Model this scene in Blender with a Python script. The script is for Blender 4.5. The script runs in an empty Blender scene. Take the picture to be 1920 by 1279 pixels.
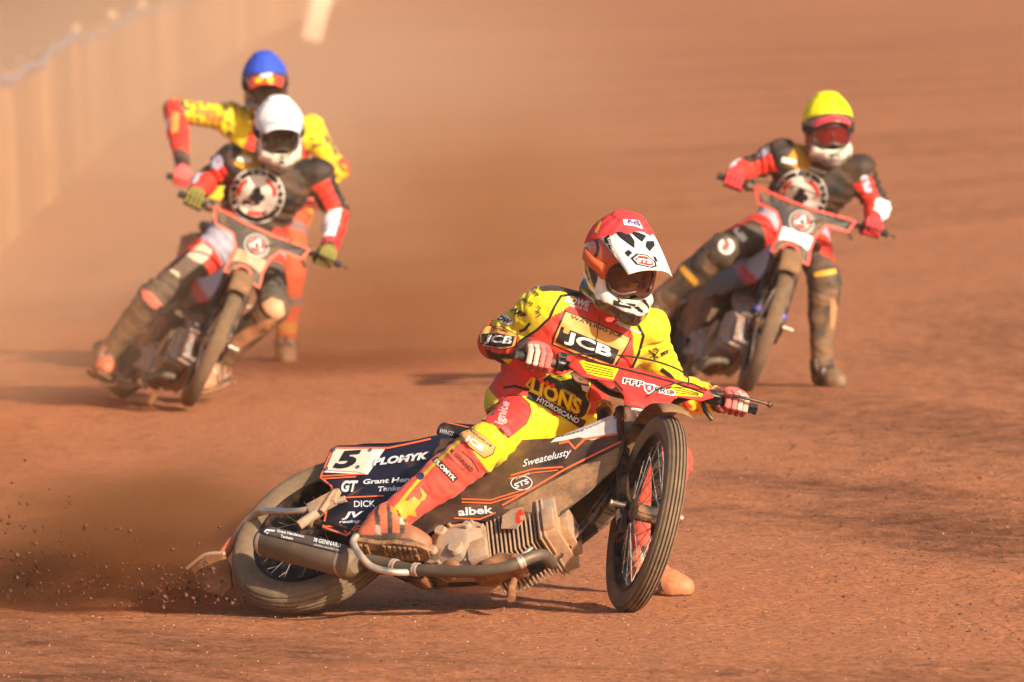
import bpy, bmesh, math, random
import numpy as np
from mathutils import Vector, Matrix
from mathutils.bvhtree import BVHTree

SC = bpy.context.scene
COL = SC.collection
random.seed(7)
RNG = np.random.default_rng(7)
R = math.radians

# ------------------------------------------------------------------ camera
CAM_H, F_PX, ROLL = 2.38, 16000.0, 0.042
PITCH = math.atan(799 / 16000)
_c = math.sqrt(1 - ROLL * ROLL)
CF = np.array([0, math.cos(PITCH), -math.sin(PITCH)])
_u0 = np.array([0, math.sin(PITCH), math.cos(PITCH)])
_x0 = np.array([1.0, 0, 0])
CR = _c * _x0 - ROLL * _u0
CU = _c * _u0 + ROLL * _x0
CO = np.array([0, 0, CAM_H])
cam_d = bpy.data.cameras.new('camera')
cam_d.sensor_width = 36.0
cam_d.lens = 36.0 * F_PX / 1920
cam_d.clip_start = 1.0
cam_d.clip_end = 6000
cam_d.dof.use_dof = True
cam_d.dof.focus_distance = 29.35
cam_d.dof.aperture_fstop = 6.2
cam = bpy.data.objects.new('camera', cam_d)
COL.objects.link(cam)
m = Matrix.Identity(4)
for i in range(3):
    m[i][0], m[i][1], m[i][2], m[i][3] = CR[i], CU[i], -CF[i], CO[i]
cam.matrix_world = m
SC.camera = cam

def ray(px, py):
    return CF + CR * ((px - 960) / F_PX) + CU * ((639.5 - py) / F_PX)

def at(px, py, Y):
    """point of the place that photo pixel (px, py) shows at distance Y"""
    d = ray(px, py)
    return CO + d * (Y / d[1])

# ------------------------------------------------------------------ light
SUN_AZ = np.array([0.62, -0.785])          # horizontal direction towards the sun
SUN_EL = R(23)
world = bpy.data.worlds.new('World')
SC.world = world
world.use_nodes = True
wn = world.node_tree.nodes
wl = world.node_tree.links
wn.clear()
sky = wn.new('ShaderNodeTexSky')
sky.sky_type = 'NISHITA'
sky.sun_disc = False
sky.sun_elevation = SUN_EL
sky.sun_rotation = math.atan2(SUN_AZ[0], SUN_AZ[1])
sky.dust_density = 3.0
bg = wn.new('ShaderNodeBackground')
bg.inputs['Strength'].default_value = 0.085
wo = wn.new('ShaderNodeOutputWorld')
wl.new(sky.outputs[0], bg.inputs[0])
wl.new(bg.outputs[0], wo.inputs[0])
sun_d = bpy.data.lights.new('sun', 'SUN')
sun_d.energy = 5.0
sun_d.angle = R(0.6)
sun_d.color = (1.0, 0.84, 0.64)
sun = bpy.data.objects.new('sun', sun_d)
COL.objects.link(sun)
sdir = Vector((SUN_AZ[0] * math.cos(SUN_EL), SUN_AZ[1] * math.cos(SUN_EL), math.sin(SUN_EL)))
sun.rotation_euler = sdir.to_track_quat('Z', 'Y').to_euler()
sun.location = (6, 20, 9)
SC.view_settings.view_transform = 'Standard'
SC.view_settings.look = 'None'
SC.view_settings.exposure = 0.62
SC.view_settings.gamma = 1.0
SC.view_settings.use_curve_mapping = False
SC.render.engine = 'CYCLES'
SC.cycles.use_denoising = True
SC.cycles.max_bounces = 4
SC.cycles.diffuse_bounces = 2
SC.cycles.volume_bounces = 1
SC.cycles.transparent_max_bounces = 8
SC.cycles.volume_step_rate = 3.0
SC.cycles.volume_max_steps = 48
SC.cycles.use_adaptive_sampling = True
SC.cycles.adaptive_threshold = 0.03
SC.cycles.adaptive_min_samples = 24

# ------------------------------------------------------------------ materials
DUST = (0.40, 0.19, 0.085)
MATS = {}

def mat(name, col=(.5, .5, .5), rough=.5, metal=0.0, dust=0.0, dscale=9.0, dcol=DUST, bump=0.0, bscale=60.0,
        attr=False, coat=0.0, spec=.5, alpha=1.0, dsoft=.22, sheen=0.0):
    if name in MATS:
        return MATS[name]
    M = bpy.data.materials.new(name)
    M.use_nodes = True
    N, L = M.node_tree.nodes, M.node_tree.links
    b = N['Principled BSDF']
    b.inputs['Metallic'].default_value = metal
    b.inputs['Roughness'].default_value = rough
    b.inputs['Specular IOR Level'].default_value = spec
    b.inputs['Coat Weight'].default_value = coat
    b.inputs['Coat Roughness'].default_value = .15
    b.inputs['Alpha'].default_value = alpha
    if sheen:
        b.inputs['Sheen Weight'].default_value = sheen
    tc = N.new('ShaderNodeTexCoord')
    if attr:
        a = N.new('ShaderNodeAttribute')
        a.attribute_name = 'Col'
        src = a.outputs['Color']
    else:
        rgb = N.new('ShaderNodeRGB')
        rgb.outputs[0].default_value = (*col, 1)
        src = rgb.outputs[0]
    if dust > 0:
        n1 = N.new('ShaderNodeTexNoise')
        n1.inputs['Scale'].default_value = dscale
        n1.inputs['Detail'].default_value = 5
        n1.inputs['Roughness'].default_value = .68
        L.new(tc.outputs['Object'], n1.inputs['Vector'])
        mr = N.new('ShaderNodeMapRange')
        mid = .72 - .45 * dust
        mr.inputs['From Min'].default_value = mid - dsoft / 2
        mr.inputs['From Max'].default_value = mid + dsoft / 2
        mr.inputs['To Max'].default_value = min(1.0, .35 + dust)
        L.new(n1.outputs['Fac'], mr.inputs['Value'])
        n2 = N.new('ShaderNodeTexNoise')
        n2.inputs['Scale'].default_value = dscale * 7
        n2.inputs['Detail'].default_value = 2
        L.new(tc.outputs['Object'], n2.inputs['Vector'])
        hs = N.new('ShaderNodeMix')
        hs.data_type = 'RGBA'
        hs.inputs['A'].default_value = (*[c * .62 for c in dcol], 1)
        hs.inputs['B'].default_value = (*[min(1, c * 1.3) for c in dcol], 1)
        L.new(n2.outputs['Fac'], hs.inputs['Factor'])
        mx = N.new('ShaderNodeMix')
        mx.data_type = 'RGBA'
        L.new(mr.outputs[0], mx.inputs['Factor'])
        L.new(src, mx.inputs['A'])
        L.new(hs.outputs['Result'], mx.inputs['B'])
        src = mx.outputs['Result']
        rr = N.new('ShaderNodeMapRange')
        rr.inputs['To Min'].default_value = rough
        rr.inputs['To Max'].default_value = .95
        L.new(mr.outputs[0], rr.inputs['Value'])
        L.new(rr.outputs[0], b.inputs['Roughness'])
        if metal > 0:
            rm = N.new('ShaderNodeMapRange')
            rm.inputs['To Min'].default_value = metal
            rm.inputs['To Max'].default_value = 0
            L.new(mr.outputs[0], rm.inputs['Value'])
            L.new(rm.outputs[0], b.inputs['Metallic'])
    L.new(src, b.inputs['Base Color'])
    if bump > 0:
        n3 = N.new('ShaderNodeTexNoise')
        n3.inputs['Scale'].default_value = bscale
        n3.inputs['Detail'].default_value = 3
        L.new(tc.outputs['Object'], n3.inputs['Vector'])
        bp = N.new('ShaderNodeBump')
        bp.inputs['Strength'].default_value = min(1, bump)
        bp.inputs['Distance'].default_value = .004
        L.new(n3.outputs['Fac'], bp.inputs['Height'])
        L.new(bp.outputs[0], b.inputs['Normal'])
    MATS[name] = M
    return M

# ------------------------------------------------------------------ noise in numpy
_T = RNG.random((64, 64, 64)).astype(np.float32)

def vnoise(p):
    p = np.asarray(p, np.float32)
    i = np.floor(p).astype(np.int64)
    f = p - i
    f = f * f * (3 - 2 * f)
    i &= 63
    j = (i + 1) & 63
    r = 0
    for dx in (0, 1):
        for dy in (0, 1):
            for dz in (0, 1):
                a = (j if dx else i)[..., 0]
                b = (j if dy else i)[..., 1]
                c = (j if dz else i)[..., 2]
                w = (f[..., 0] if dx else 1 - f[..., 0]) * (f[..., 1] if dy else 1 - f[..., 1]) * (f[..., 2] if dz else 1 - f[..., 2])
                r = r + _T[a, b, c] * w
    return r * 2 - 1

def fbm(p, o=4):
    r, a = 0, 1.0
    p = np.asarray(p, np.float32)
    for _ in range(o):
        r = r + vnoise(p) * a
        p = p * 2.03 + 17.3
        a *= .5
    return r

# ------------------------------------------------------------------ objects
def unit(v):
    v = np.asarray(v, float)
    return v / np.linalg.norm(v)

def empty(name, loc=(0, 0, 0), matrix=None, label=None, cat=None, group=None):
    o = bpy.data.objects.new(name, None)
    COL.objects.link(o)
    o.empty_display_size = .1
    if matrix is not None:
        o.matrix_world = matrix
    else:
        o.location = loc
    tag(o, label, cat, group)
    return o

def tag(o, label=None, cat=None, group=None, kind=None):
    for k, v in (('label', label), ('category', cat), ('group', group), ('kind', kind)):
        if v:
            o[k] = v
    return o

def pymesh(name, v, f, smooth=True, cols=None):
    me = bpy.data.meshes.new(name)
    v = np.asarray(v, np.float32).reshape(-1, 3)
    if isinstance(f, np.ndarray) and f.ndim == 2:
        n, k = f.shape
        me.vertices.add(len(v))
        me.vertices.foreach_set('co', v.ravel())
        me.loops.add(n * k)
        me.loops.foreach_set('vertex_index', f.ravel().astype(np.int32))
        me.polygons.add(n)
        me.polygons.foreach_set('loop_start', np.arange(0, n * k, k, dtype=np.int32))
        me.update(calc_edges=True)
        me.validate()
    else:
        me.from_pydata([tuple(map(float, p)) for p in v], [], f)
        me.update()
    if smooth:
        me.polygons.foreach_set('use_smooth', np.ones(len(me.polygons), bool))
    if cols is not None:
        ca = me.color_attributes.new('Col', 'FLOAT_COLOR', 'POINT')
        c4 = np.ones((len(v), 4), np.float32)
        c4[:, :3] = cols
        ca.data.foreach_set('color', c4.ravel())
    return me

def put(name, me, material, parent=None):
    o = bpy.data.objects.new(name, me)
    COL.objects.link(o)
    if material is not None and not me.materials:
        me.materials.append(material)
    if parent is not None:
        o.parent = parent
    return o

def thick(o, t, outward):
    """gives a sheet real thickness on its inner side"""
    n = np.zeros(3)
    for p in o.data.polygons:
        n += np.array(p.normal) * p.area
    m = o.modifiers.new('thickness', 'SOLIDIFY')
    m.thickness = t
    m.offset = -1 if n @ np.asarray(outward, float) > 0 else 1
    return o

class MB:
    """collects shapes for ONE mesh"""
    def __init__(s):
        s.v, s.f, s.n = [], [], 0
    def add(s, v, f):
        v = np.asarray(v, float).reshape(-1, 3)
        s.v.append(v)
        s.f += [tuple(i + s.n for i in q) for q in f]
        s.n += len(v)
        return s
    def box(s, c, h, M=None):
        c, h = np.asarray(c, float), np.asarray(h, float)
        p = np.array([[x, y, z] for x in (-1, 1) for y in (-1, 1) for z in (-1, 1)], float) * h
        if M is not None:
            p = p @ np.asarray(M).T
        return s.add(p + c, [(0, 1, 3, 2), (4, 6, 7, 5), (0, 4, 5, 1), (2, 3, 7, 6), (0, 2, 6, 4), (1, 5, 7, 3)])
    def tube(s, pts, r, n=12, cap=True, closed=False):
        pts = np.asarray(pts, float)
        k = len(pts)
        r = np.broadcast_to(np.asarray(r, float), (k,))
        if closed:
            t = np.roll(pts, -1, 0) - np.roll(pts, 1, 0)
        else:
            t = np.gradient(pts, axis=0)
        t /= np.linalg.norm(t, axis=1)[:, None] + 1e-12
        u = np.cross(t[0], [0, 0, 1.0])
        if np.linalg.norm(u) < .1:
            u = np.cross(t[0], [0, 1.0, 0])
        vs = []
        a = np.linspace(0, 2 * np.pi, n, endpoint=False)
        for i in range(k):
            u = u - t[i] * (u @ t[i])
            u /= np.linalg.norm(u)
            w = np.cross(t[i], u)
            vs.append(pts[i] + r[i] * (np.cos(a)[:, None] * u + np.sin(a)[:, None] * w))
        fs = []
        for i in range(k if closed else k - 1):
            i2 = (i + 1) % k
            for j in range(n):
                j2 = (j + 1) % n
                fs.append((i * n + j, i * n + j2, i2 * n + j2, i2 * n + j))
        if cap and not closed:
            fs.append(tuple(range(n - 1, -1, -1)))
            fs.append(tuple((k - 1) * n + j for j in range(n)))
        return s.add(np.concatenate(vs), fs)
    def rev(s, prof, c=(0, 0, 0), axis='y', n=48, closed=True):
        """profile (r, h) turned round the axis; closed joins the last ring to the first"""
        a = np.linspace(0, 2 * np.pi, n, endpoint=False)
        vs, k = [], len(prof)
        for r, h in prof:
            if axis == 'y':
                p = np.stack([r * np.cos(a), np.full(n, h), r * np.sin(a)], -1)
            elif axis == 'z':
                p = np.stack([r * np.cos(a), r * np.sin(a), np.full(n, h)], -1)
            else:
                p = np.stack([np.full(n, h), r * np.cos(a), r * np.sin(a)], -1)
            vs.append(p + np.asarray(c, float))
        fs = []
        for i in range(k if closed else k - 1):
            i2 = (i + 1) % k
            for j in range(n):
                j2 = (j + 1) % n
                fs.append((i * n + j, i * n + j2, i2 * n + j2, i2 * n + j))
        return s.add(np.concatenate(vs), fs)
    def prism(s, poly, fn, t0, t1):
        """polygon (a, b) -> fn(a, b, t) between t0 and t1"""
        n = len(poly)
        v = [fn(a, b, t0) for a, b in poly] + [fn(a, b, t1) for a, b in poly]
        f = [tuple(range(n - 1, -1, -1)), tuple(range(n, 2 * n))]
        f += [(i, (i + 1) % n, n + (i + 1) % n, n + i) for i in range(n)]
        return s.add(v, f)
    def sphere(s, c, r, n=12):
        r = np.broadcast_to(np.asarray(r, float), (3,))
        vs, fs = [], []
        for i in range(n + 1):
            th = math.pi * i / n
            for j in range(2 * n):
                ph = math.pi * j / n
                vs.append((math.sin(th) * math.cos(ph), math.sin(th) * math.sin(ph), math.cos(th)))
        for i in range(n):
            for j in range(2 * n):
                j2 = (j + 1) % (2 * n)
                fs.append((i * 2 * n + j, (i + 1) * 2 * n + j, (i + 1) * 2 * n + j2, i * 2 * n + j2))
        return s.add(np.array(vs) * r + np.asarray(c, float), fs)
    def verts(s):
        return np.concatenate(s.v)
    def map(s, fn):
        s.v = [fn(s.verts())]
        return s
    def mesh(s, name, smooth=True, bevel=0.0, seg=2, sharp=35, tri=False):
        me = pymesh(name, s.verts(), s.f, smooth=False)
        bm = bmesh.new()
        bm.from_mesh(me)
        bmesh.ops.remove_doubles(bm, verts=bm.verts, dist=1e-6)
        bmesh.ops.recalc_face_normals(bm, faces=bm.faces)
        if bevel:
            es = [e for e in bm.edges if len(e.link_faces) == 2 and e.calc_face_angle(0) > R(25)]
            bmesh.ops.bevel(bm, geom=es, offset=bevel, segments=seg, profile=.6, affect='EDGES', clamp_overlap=True)
        for e in bm.edges:
            if len(e.link_faces) == 2:
                e.smooth = e.calc_face_angle(0) < R(sharp)
        for fc in bm.faces:
            fc.smooth = smooth
        bm.to_mesh(me)
        bm.free()
        return me
    def build(s, name, material, parent=None, **k):
        return put(name, s.mesh(name, **k), material, parent)

# ------------------------------------------------------------------ implicit bodies
def smin(a, b, k):
    h = np.maximum(k - np.abs(a - b), 0) / k
    return np.minimum(a, b) - h * h * k * .25

class SDF:
    """soft union of rounded cones and ellipsoids, polygonised into ONE continuous surface"""
    def __init__(s, h=.006, k=.03):
        s.h, s.k, s.pr = h, k, []
    def cone(s, a, b, ra, rb, k=None, sub=False):
        s.pr.append(('c', np.asarray(a, float), np.asarray(b, float), ra, rb, k or s.k, sub))
        return s
    def chain(s, pts, rs, k=None, sub=False):
        for i in range(len(pts) - 1):
            s.cone(pts[i], pts[i + 1], rs[i], rs[i + 1], k, sub)
        return s
    def ell(s, c, r, M=None, k=None, sub=False):
        s.pr.append(('e', np.asarray(c, float), np.asarray(r, float), None if M is None else np.asarray(M, float), 0, k or s.k, sub))
        return s
    def box(s, c, hs, rad, M=None, k=None, sub=False):
        s.pr.append(('b', np.asarray(c, float), np.asarray(hs, float), None if M is None else np.asarray(M, float), rad, k or s.k, sub))
        return s
    def plane(s, p, n, k=None):
        """cuts away the side n points to"""
        s.pr.append(('p', np.asarray(p, float), unit(n), 0, 0, k or .004, True))
        return s
    @staticmethod
    def _d(q, p):
        t = q[0]
        if t == 'c':
            a, b, ra, rb = q[1:5]
            ba = b - a
            l2 = ba @ ba + 1e-12
            pa = p - a
            u = np.clip((pa @ ba) / l2, 0, 1)
            return np.linalg.norm(pa - u[..., None] * ba, axis=-1) - (ra + (rb - ra) * u)
        if t == 'p':
            return -((p - q[1]) @ q[2])
        l = p - q[1]
        if q[3] is not None:
            l = l @ q[3]
        if t == 'e':
            r = q[2]
            k0 = np.linalg.norm(l / r, axis=-1)
            k1 = np.linalg.norm(l / (r * r), axis=-1) + 1e-9
            return k0 * (k0 - 1) / k1
        w = np.abs(l) - (q[2] - q[4])
        return np.linalg.norm(np.maximum(w, 0), axis=-1) + np.minimum(w.max(-1), 0) - q[4]
    def bounds(s):
        lo, hi = np.full(3, 1e9), np.full(3, -1e9)
        for q in s.pr:
            if q[6]:
                continue
            if q[0] == 'c':
                a = np.minimum(q[1] - q[3], q[2] - q[4])
                b = np.maximum(q[1] + q[3], q[2] + q[4])
            else:
                e = np.linalg.norm(q[2]) if q[3] is not None else q[2]
                a, b = q[1] - e, q[1] + e
            lo, hi = np.minimum(lo, a), np.maximum(hi, b)
        return lo, hi
    def mesh(s):
        h = s.h
        lo, hi = s.bounds()
        lo = lo - 4 * h
        n = np.ceil((hi - lo) / h).astype(int) + 5
        ax = [lo[i] + h * np.arange(n[i]) for i in range(3)]
        D = np.full(n, 1.0, np.float32)
        for q in s.pr:
            mg = q[5] + 3 * h
            if q[0] == 'p':
                a, b = lo, hi
                mg = 10
            elif q[0] == 'c':
                a = np.minimum(q[1] - q[3], q[2] - q[4])
                b = np.maximum(q[1] + q[3], q[2] + q[4])
            else:
                e = np.linalg.norm(q[2]) if q[3] is not None else q[2]
                a, b = q[1] - e, q[1] + e
            i0 = np.clip(np.floor((a - mg - lo) / h).astype(int), 0, n)
            i1 = np.clip(np.ceil((b + mg - lo) / h).astype(int) + 1, 0, n)
            if (i1 <= i0).any():
                continue
            g = np.stack(np.meshgrid(ax[0][i0[0]:i1[0]], ax[1][i0[1]:i1[1]], ax[2][i0[2]:i1[2]], indexing='ij'), -1).astype(np.float32)
            d = s._d(q, g)
            sl = (slice(i0[0], i1[0]), slice(i0[1], i1[1]), slice(i0[2], i1[2]))
            if q[6]:
                D[sl] = -smin(-D[sl], d, q[5])
            else:
                D[sl] = smin(D[sl], d, q[5])
        return nets(D, lo, h)

def nets(D, lo, h):
    S = D < 0
    c = S[:-1, :-1, :-1].astype(np.int8)
    tot = np.zeros_like(c)
    for a in (0, 1):
        for b in (0, 1):
            for d in (0, 1):
                tot += S[a:S.shape[0] - 1 + a, b:S.shape[1] - 1 + b, d:S.shape[2] - 1 + d]
    act = (tot > 0) & (tot < 8)
    idx = np.full(act.shape, -1, np.int64)
    ii = np.argwhere(act)
    idx[act] = np.arange(len(ii))
    acc = np.zeros((len(ii), 3))
    cnt = np.zeros(len(ii))
    cor = [(a, b, d) for a in (0, 1) for b in (0, 1) for d in (0, 1)]
    for p in cor:
        for ax in range(3):
            if p[ax]:
                continue
            q = list(p)
            q[ax] = 1
            d0 = D[ii[:, 0] + p[0], ii[:, 1] + p[1], ii[:, 2] + p[2]]
            d1 = D[ii[:, 0] + q[0], ii[:, 1] + q[1], ii[:, 2] + q[2]]
            mk = (d0 < 0) != (d1 < 0)
            t = np.where(mk, d0 / np.where(mk, d0 - d1, 1), 0)
            e = np.zeros((len(ii), 3))
            e += p
            e[:, ax] += t
            acc += e * mk[:, None]
            cnt += mk
    V = (ii + acc / cnt[:, None]) * h + lo
    F = []
    for ax in range(3):
        o1, o2 = (ax + 1) % 3, (ax + 2) % 3
        sl0 = [slice(None)] * 3
        sl1 = [slice(None)] * 3
        sl0[ax], sl1[ax] = slice(0, -1), slice(1, None)
        A, B = S[tuple(sl0)], S[tuple(sl1)]
        e = np.argwhere(A != B)
        e = e[(e[:, o1] > 0) & (e[:, o2] > 0) & (e[:, o1] < S.shape[o1] - 1) & (e[:, o2] < S.shape[o2] - 1)]
        if not len(e):
            continue
        def cell(d1, d2):
            k = e.copy()
            k[:, o1] -= d1
            k[:, o2] -= d2
            return idx[k[:, 0], k[:, 1], k[:, 2]]
        q = np.stack([cell(1, 1), cell(0, 1), cell(0, 0), cell(1, 0)], -1)
        ins = S[e[:, 0], e[:, 1], e[:, 2]]
        q[~ins] = q[~ins][:, ::-1]
        F.append(q)
    return V, np.concatenate(F)

def vnormals(V, F):
    n = np.cross(V[F[:, 2]] - V[F[:, 0]], V[F[:, 3]] - V[F[:, 1]])
    r = np.zeros_like(V)
    for k in range(4):
        np.add.at(r, F[:, k], n)
    return r / (np.linalg.norm(r, axis=1)[:, None] + 1e-12)

# ------------------------------------------------------------------ lettering and printed shapes
_TXT = {}

def text2d(s, bold=0.0, shear=0.0, spacing=1.0):
    key = (s, bold, shear, spacing)
    if key in _TXT:
        return _TXT[key]
    cu = bpy.data.curves.new('t', 'FONT')
    cu.body = s
    cu.size = 1.0
    cu.offset = bold
    cu.shear = shear
    cu.space_character = spacing
    cu.resolution_u = 3
    o = bpy.data.objects.new('t', cu)
    COL.objects.link(o)
    bpy.context.view_layer.update()
    me = bpy.data.meshes.new_from_object(o.evaluated_get(bpy.context.evaluated_depsgraph_get()))
    v = np.array([p.co[:] for p in me.vertices])[:, :2]
    f = [tuple(p.vertices) for p in me.polygons]
    bpy.data.objects.remove(o)
    bpy.data.curves.remove(cu)
    bpy.data.meshes.remove(me)
    mn, mx = v.min(0), v.max(0)
    v = (v - (mn + mx) / 2)
    _TXT[key] = (v, f, (mx - mn))
    return _TXT[key]

def fine(v2, f, L):
    """triangulate a flat shape and split its long edges"""
    bm = bmesh.new()
    vs = [bm.verts.new((x, y, 0)) for x, y in v2]
    for q in f:
        try:
            bm.faces.new([vs[i] for i in q])
        except ValueError:
            pass
    bmesh.ops.triangulate(bm, faces=bm.faces)
    for _ in range(6):
        es = [e for e in bm.edges if e.calc_length() > L]
        if not es:
            break
        bmesh.ops.subdivide_edges(bm, edges=es, cuts=1)
        bmesh.ops.triangulate(bm, faces=[q for q in bm.faces if len(q.verts) > 3])
    v = np.array([p.co[:2] for p in bm.verts])
    bm.verts.index_update()
    F = [tuple(p.index for p in q.verts) for q in bm.faces]
    bm.free()
    return v, F

def stroke2d(pts, w, closed=False):
    p = np.asarray(pts, float)
    n = len(p)
    t = (np.roll(p, -1, 0) - np.roll(p, 1, 0)) if closed else np.gradient(p, axis=0)
    t /= np.linalg.norm(t, axis=1)[:, None] + 1e-9
    q = np.stack([-t[:, 1], t[:, 0]], -1) * w / 2
    v = np.concatenate([p + q, p - q])
    f = [(i, (i + 1) % n, n + (i + 1) % n, n + i) for i in range(n if closed else n - 1)]
    return v, f

def rrect(w, h, r, n=4):
    o = []
    for cx, cy, a0 in ((w / 2 - r, h / 2 - r, 0), (-w / 2 + r, h / 2 - r, 90), (-w / 2 + r, -h / 2 + r, 180), (w / 2 - r, -h / 2 + r, 270)):
        for i in range(n + 1):
            a = R(a0 + 90 * i / n)
            o.append((cx + r * math.cos(a), cy + r * math.sin(a)))
    return o

def circ(r, n=28, a0=0, a1=360):
    return [(r * math.cos(R(a0 + (a1 - a0) * i / n)), r * math.sin(R(a0 + (a1 - a0) * i / n))) for i in range(n + (a1 - a0 < 360))]

class Print:
    """prints flat shapes on real surfaces; pixel coordinates of the photograph say where on the surface they lie"""
    def __init__(s, objs, parent, lift=.0016, max_edge=7.0):
        s.parent, s.lift, s.max_edge = parent, lift, max_edge
        V, Fs, n = [], [], 0
        for o in objs:
            mw = np.array(o.matrix_world if o.parent is None else o.parent.matrix_world @ o.matrix_local)
            v = np.empty(len(o.data.vertices) * 3, np.float32)
            o.data.vertices.foreach_get('co', v)
            v = v.reshape(-1, 3) @ mw[:3, :3].T + mw[:3, 3]
            V.append(v)
            Fs += [tuple(i + n for i in p.vertices) for p in o.data.polygons]
            n += len(v)
        s.bvh = BVHTree.FromPolygons(np.concatenate(V).tolist(), Fs)
        s.inv = np.array(parent.matrix_world.inverted())
        s.jump = .03
    def shape(s, name, v2, f, material, layer=1, flat=False):
        if not flat:
            v2, f = fine(v2, f, s.max_edge)
        pts, ok = [], []
        for px, py in v2:
            d = Vector(ray(px, py)).normalized()
            o = Vector(CO) + d * 15
            loc, nor, i, t = s.bvh.ray_cast(o, d, 60)
            if loc is None:
                pts.append((0, 0, 0))
                ok.append(False)
                continue
            if nor.dot(d) > 0:
                nor = -nor
            pts.append(tuple(loc - d * (s.lift * layer) + nor * (s.lift * layer * .4)))
            ok.append(True)
        pts = np.array(pts)
        ff = []
        for q in f:
            if not all(ok[i] for i in q):
                continue
            e = max(np.linalg.norm(pts[q[i]] - pts[q[i - 1]]) for i in range(len(q)))
            e2 = max(math.dist(v2[q[i]], v2[q[i - 1]]) for i in range(len(q)))
            if e < max(s.jump, e2 / 545 * 6):
                ff.append(q)
        if not ff:
            return None
        pts = pts @ s.inv[:3, :3].T + s.inv[:3, 3]
        groups = [ff]
        if name != 'lettering':
            par = list(range(len(pts)))
            def find(i):
                while par[i] != i:
                    par[i] = par[par[i]]
                    i = par[i]
                return i
            for q in ff:
                for i in q[1:]:
                    par[find(i)] = find(q[0])
            g = {}
            for q in ff:
                g.setdefault(find(q[0]), []).append(q)
            groups = [x for x in g.values() if len(x) > 3] or [ff]
        o = None
        for fs in groups:
            use = sorted({i for q in fs for i in q})
            ix = {i: k for k, i in enumerate(use)}
            o = put(name, pymesh(name, pts[use], [tuple(ix[i] for i in q) for q in fs], smooth=True), material, s.parent)
        return o
    def poly(s, pts, material, layer=1, name='printed_patch'):
        return s.shape(name, pts, [tuple(range(len(pts)))], material, layer)
    def line(s, pts, w, material, layer=1, name='piping', closed=False):
        p = np.asarray(pts, float)
        # resample
        q = []
        for i in range(len(p) - (0 if closed else 1)):
            a, b = p[i], p[(i + 1) % len(p)]
            k = max(1, int(np.linalg.norm(b - a) / 6))
            q += [a + (b - a) * j / k for j in range(k)]
        if not closed:
            q.append(p[-1])
        v, f = stroke2d(q, w, closed)
        return s.shape(name, v, f, material, layer)
    def text(s, t, cx, cy, size, ang, material, layer=2, bold=0.0, shear=0.0, width=None, name='lettering', skew=None, spacing=1.0):
        """size = height of the lettering in photo pixels, ang = slope of its base line (degrees, down to the right positive)"""
        v, f, ext = text2d(t, bold, shear, spacing)
        k = size / ext[1]
        kx = k if width is None else width / ext[0]
        a = R(ang)
        b = a if skew is None else R(skew)
        x = v[:, 0] * kx
        y = v[:, 1] * k
        P = np.stack([cx + x * math.cos(a) + y * math.sin(b), cy + x * math.sin(a) - y * math.cos(b)], -1)
        return s.shape(name, P, f, material, layer)
    def local(s, pts, cx, cy, ang, sk=None):
        a = R(ang)
        b = a if sk is None else R(sk)
        return [(cx + x * math.cos(a) + y * math.sin(b), cy + x * math.sin(a) - y * math.cos(b)) for x, y in pts]

# ------------------------------------------------------------------ the track
def ground_at(px, py):
    d = ray(px, py)
    return CO + d * (-CO[2] / d[2])

def lines(dense0, dense1, step, far, grow=1.14):
    a = list(np.arange(dense0, dense1 + step / 2, step))
    s, x = step, dense1
    while x < far:
        s *= grow
        x += s
        a.append(x)
    return a

gx = lines(0, 2.6, .03, 2200, 1.10)
gx = np.array([-x for x in gx[:0:-1]] + gx)
gy = np.array([-900, -400, -180, -80, -30, 0, 10, 16, 20, 22.5, 24] + lines(25, 33.5, .045, 2600, 1.022))
GX, GY = np.meshgrid(gx, gy, indexing='ij')

BEND = np.array([24.0, 47.0])                # centre of the bend the riders go round

def track_uv(x, y):
    dx, dy = x - BEND[0], y - BEND[1]
    r = np.sqrt(dx * dx + dy * dy)
    return 30.0 - r, np.arctan2(-dy, -dx) * 27.0     # across, along the lane

GROOVES = [(RNG.uniform(-4, 9), RNG.uniform(.025, .07), RNG.uniform(.4, 1.0), RNG.uniform(0, 50)) for _ in range(70)]

def grooves(u, v):
    g = 0
    for u0, w, a, ph in GROOVES:
        g = g + a * np.exp(-((u - u0 - .12 * np.sin(v * .21 + ph)) / w) ** 2) * np.clip(np.sin(v * .33 + ph) + .25, 0, 1)
    return g

def ground_z(x, y):
    u, v = track_uv(x, y)
    one = np.ones_like(u)
    fade = np.clip((60 - y) / 30, 0, 1) * np.clip((y - 10) / 10, 0, 1)
    z = .014 * fbm(np.stack([u * 1.9, v * .35, one * 3.1], -1), 3)
    z = z + .007 * fbm(np.stack([u * 7, v * 2.0, one * 7.7], -1), 3)
    z = z - .010 * grooves(u, v) * np.clip((40 - y) / 8, .08, 1)
    z = z + .0045 * vnoise(np.stack([u * 19, v * 11, one * 1.3], -1))
    rough = np.clip((x - .9) / 1.2, 0, 1)
    z = z * (1 + .9 * rough)
    return z * fade - .004

Z = ground_z(GX, GY)
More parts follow.
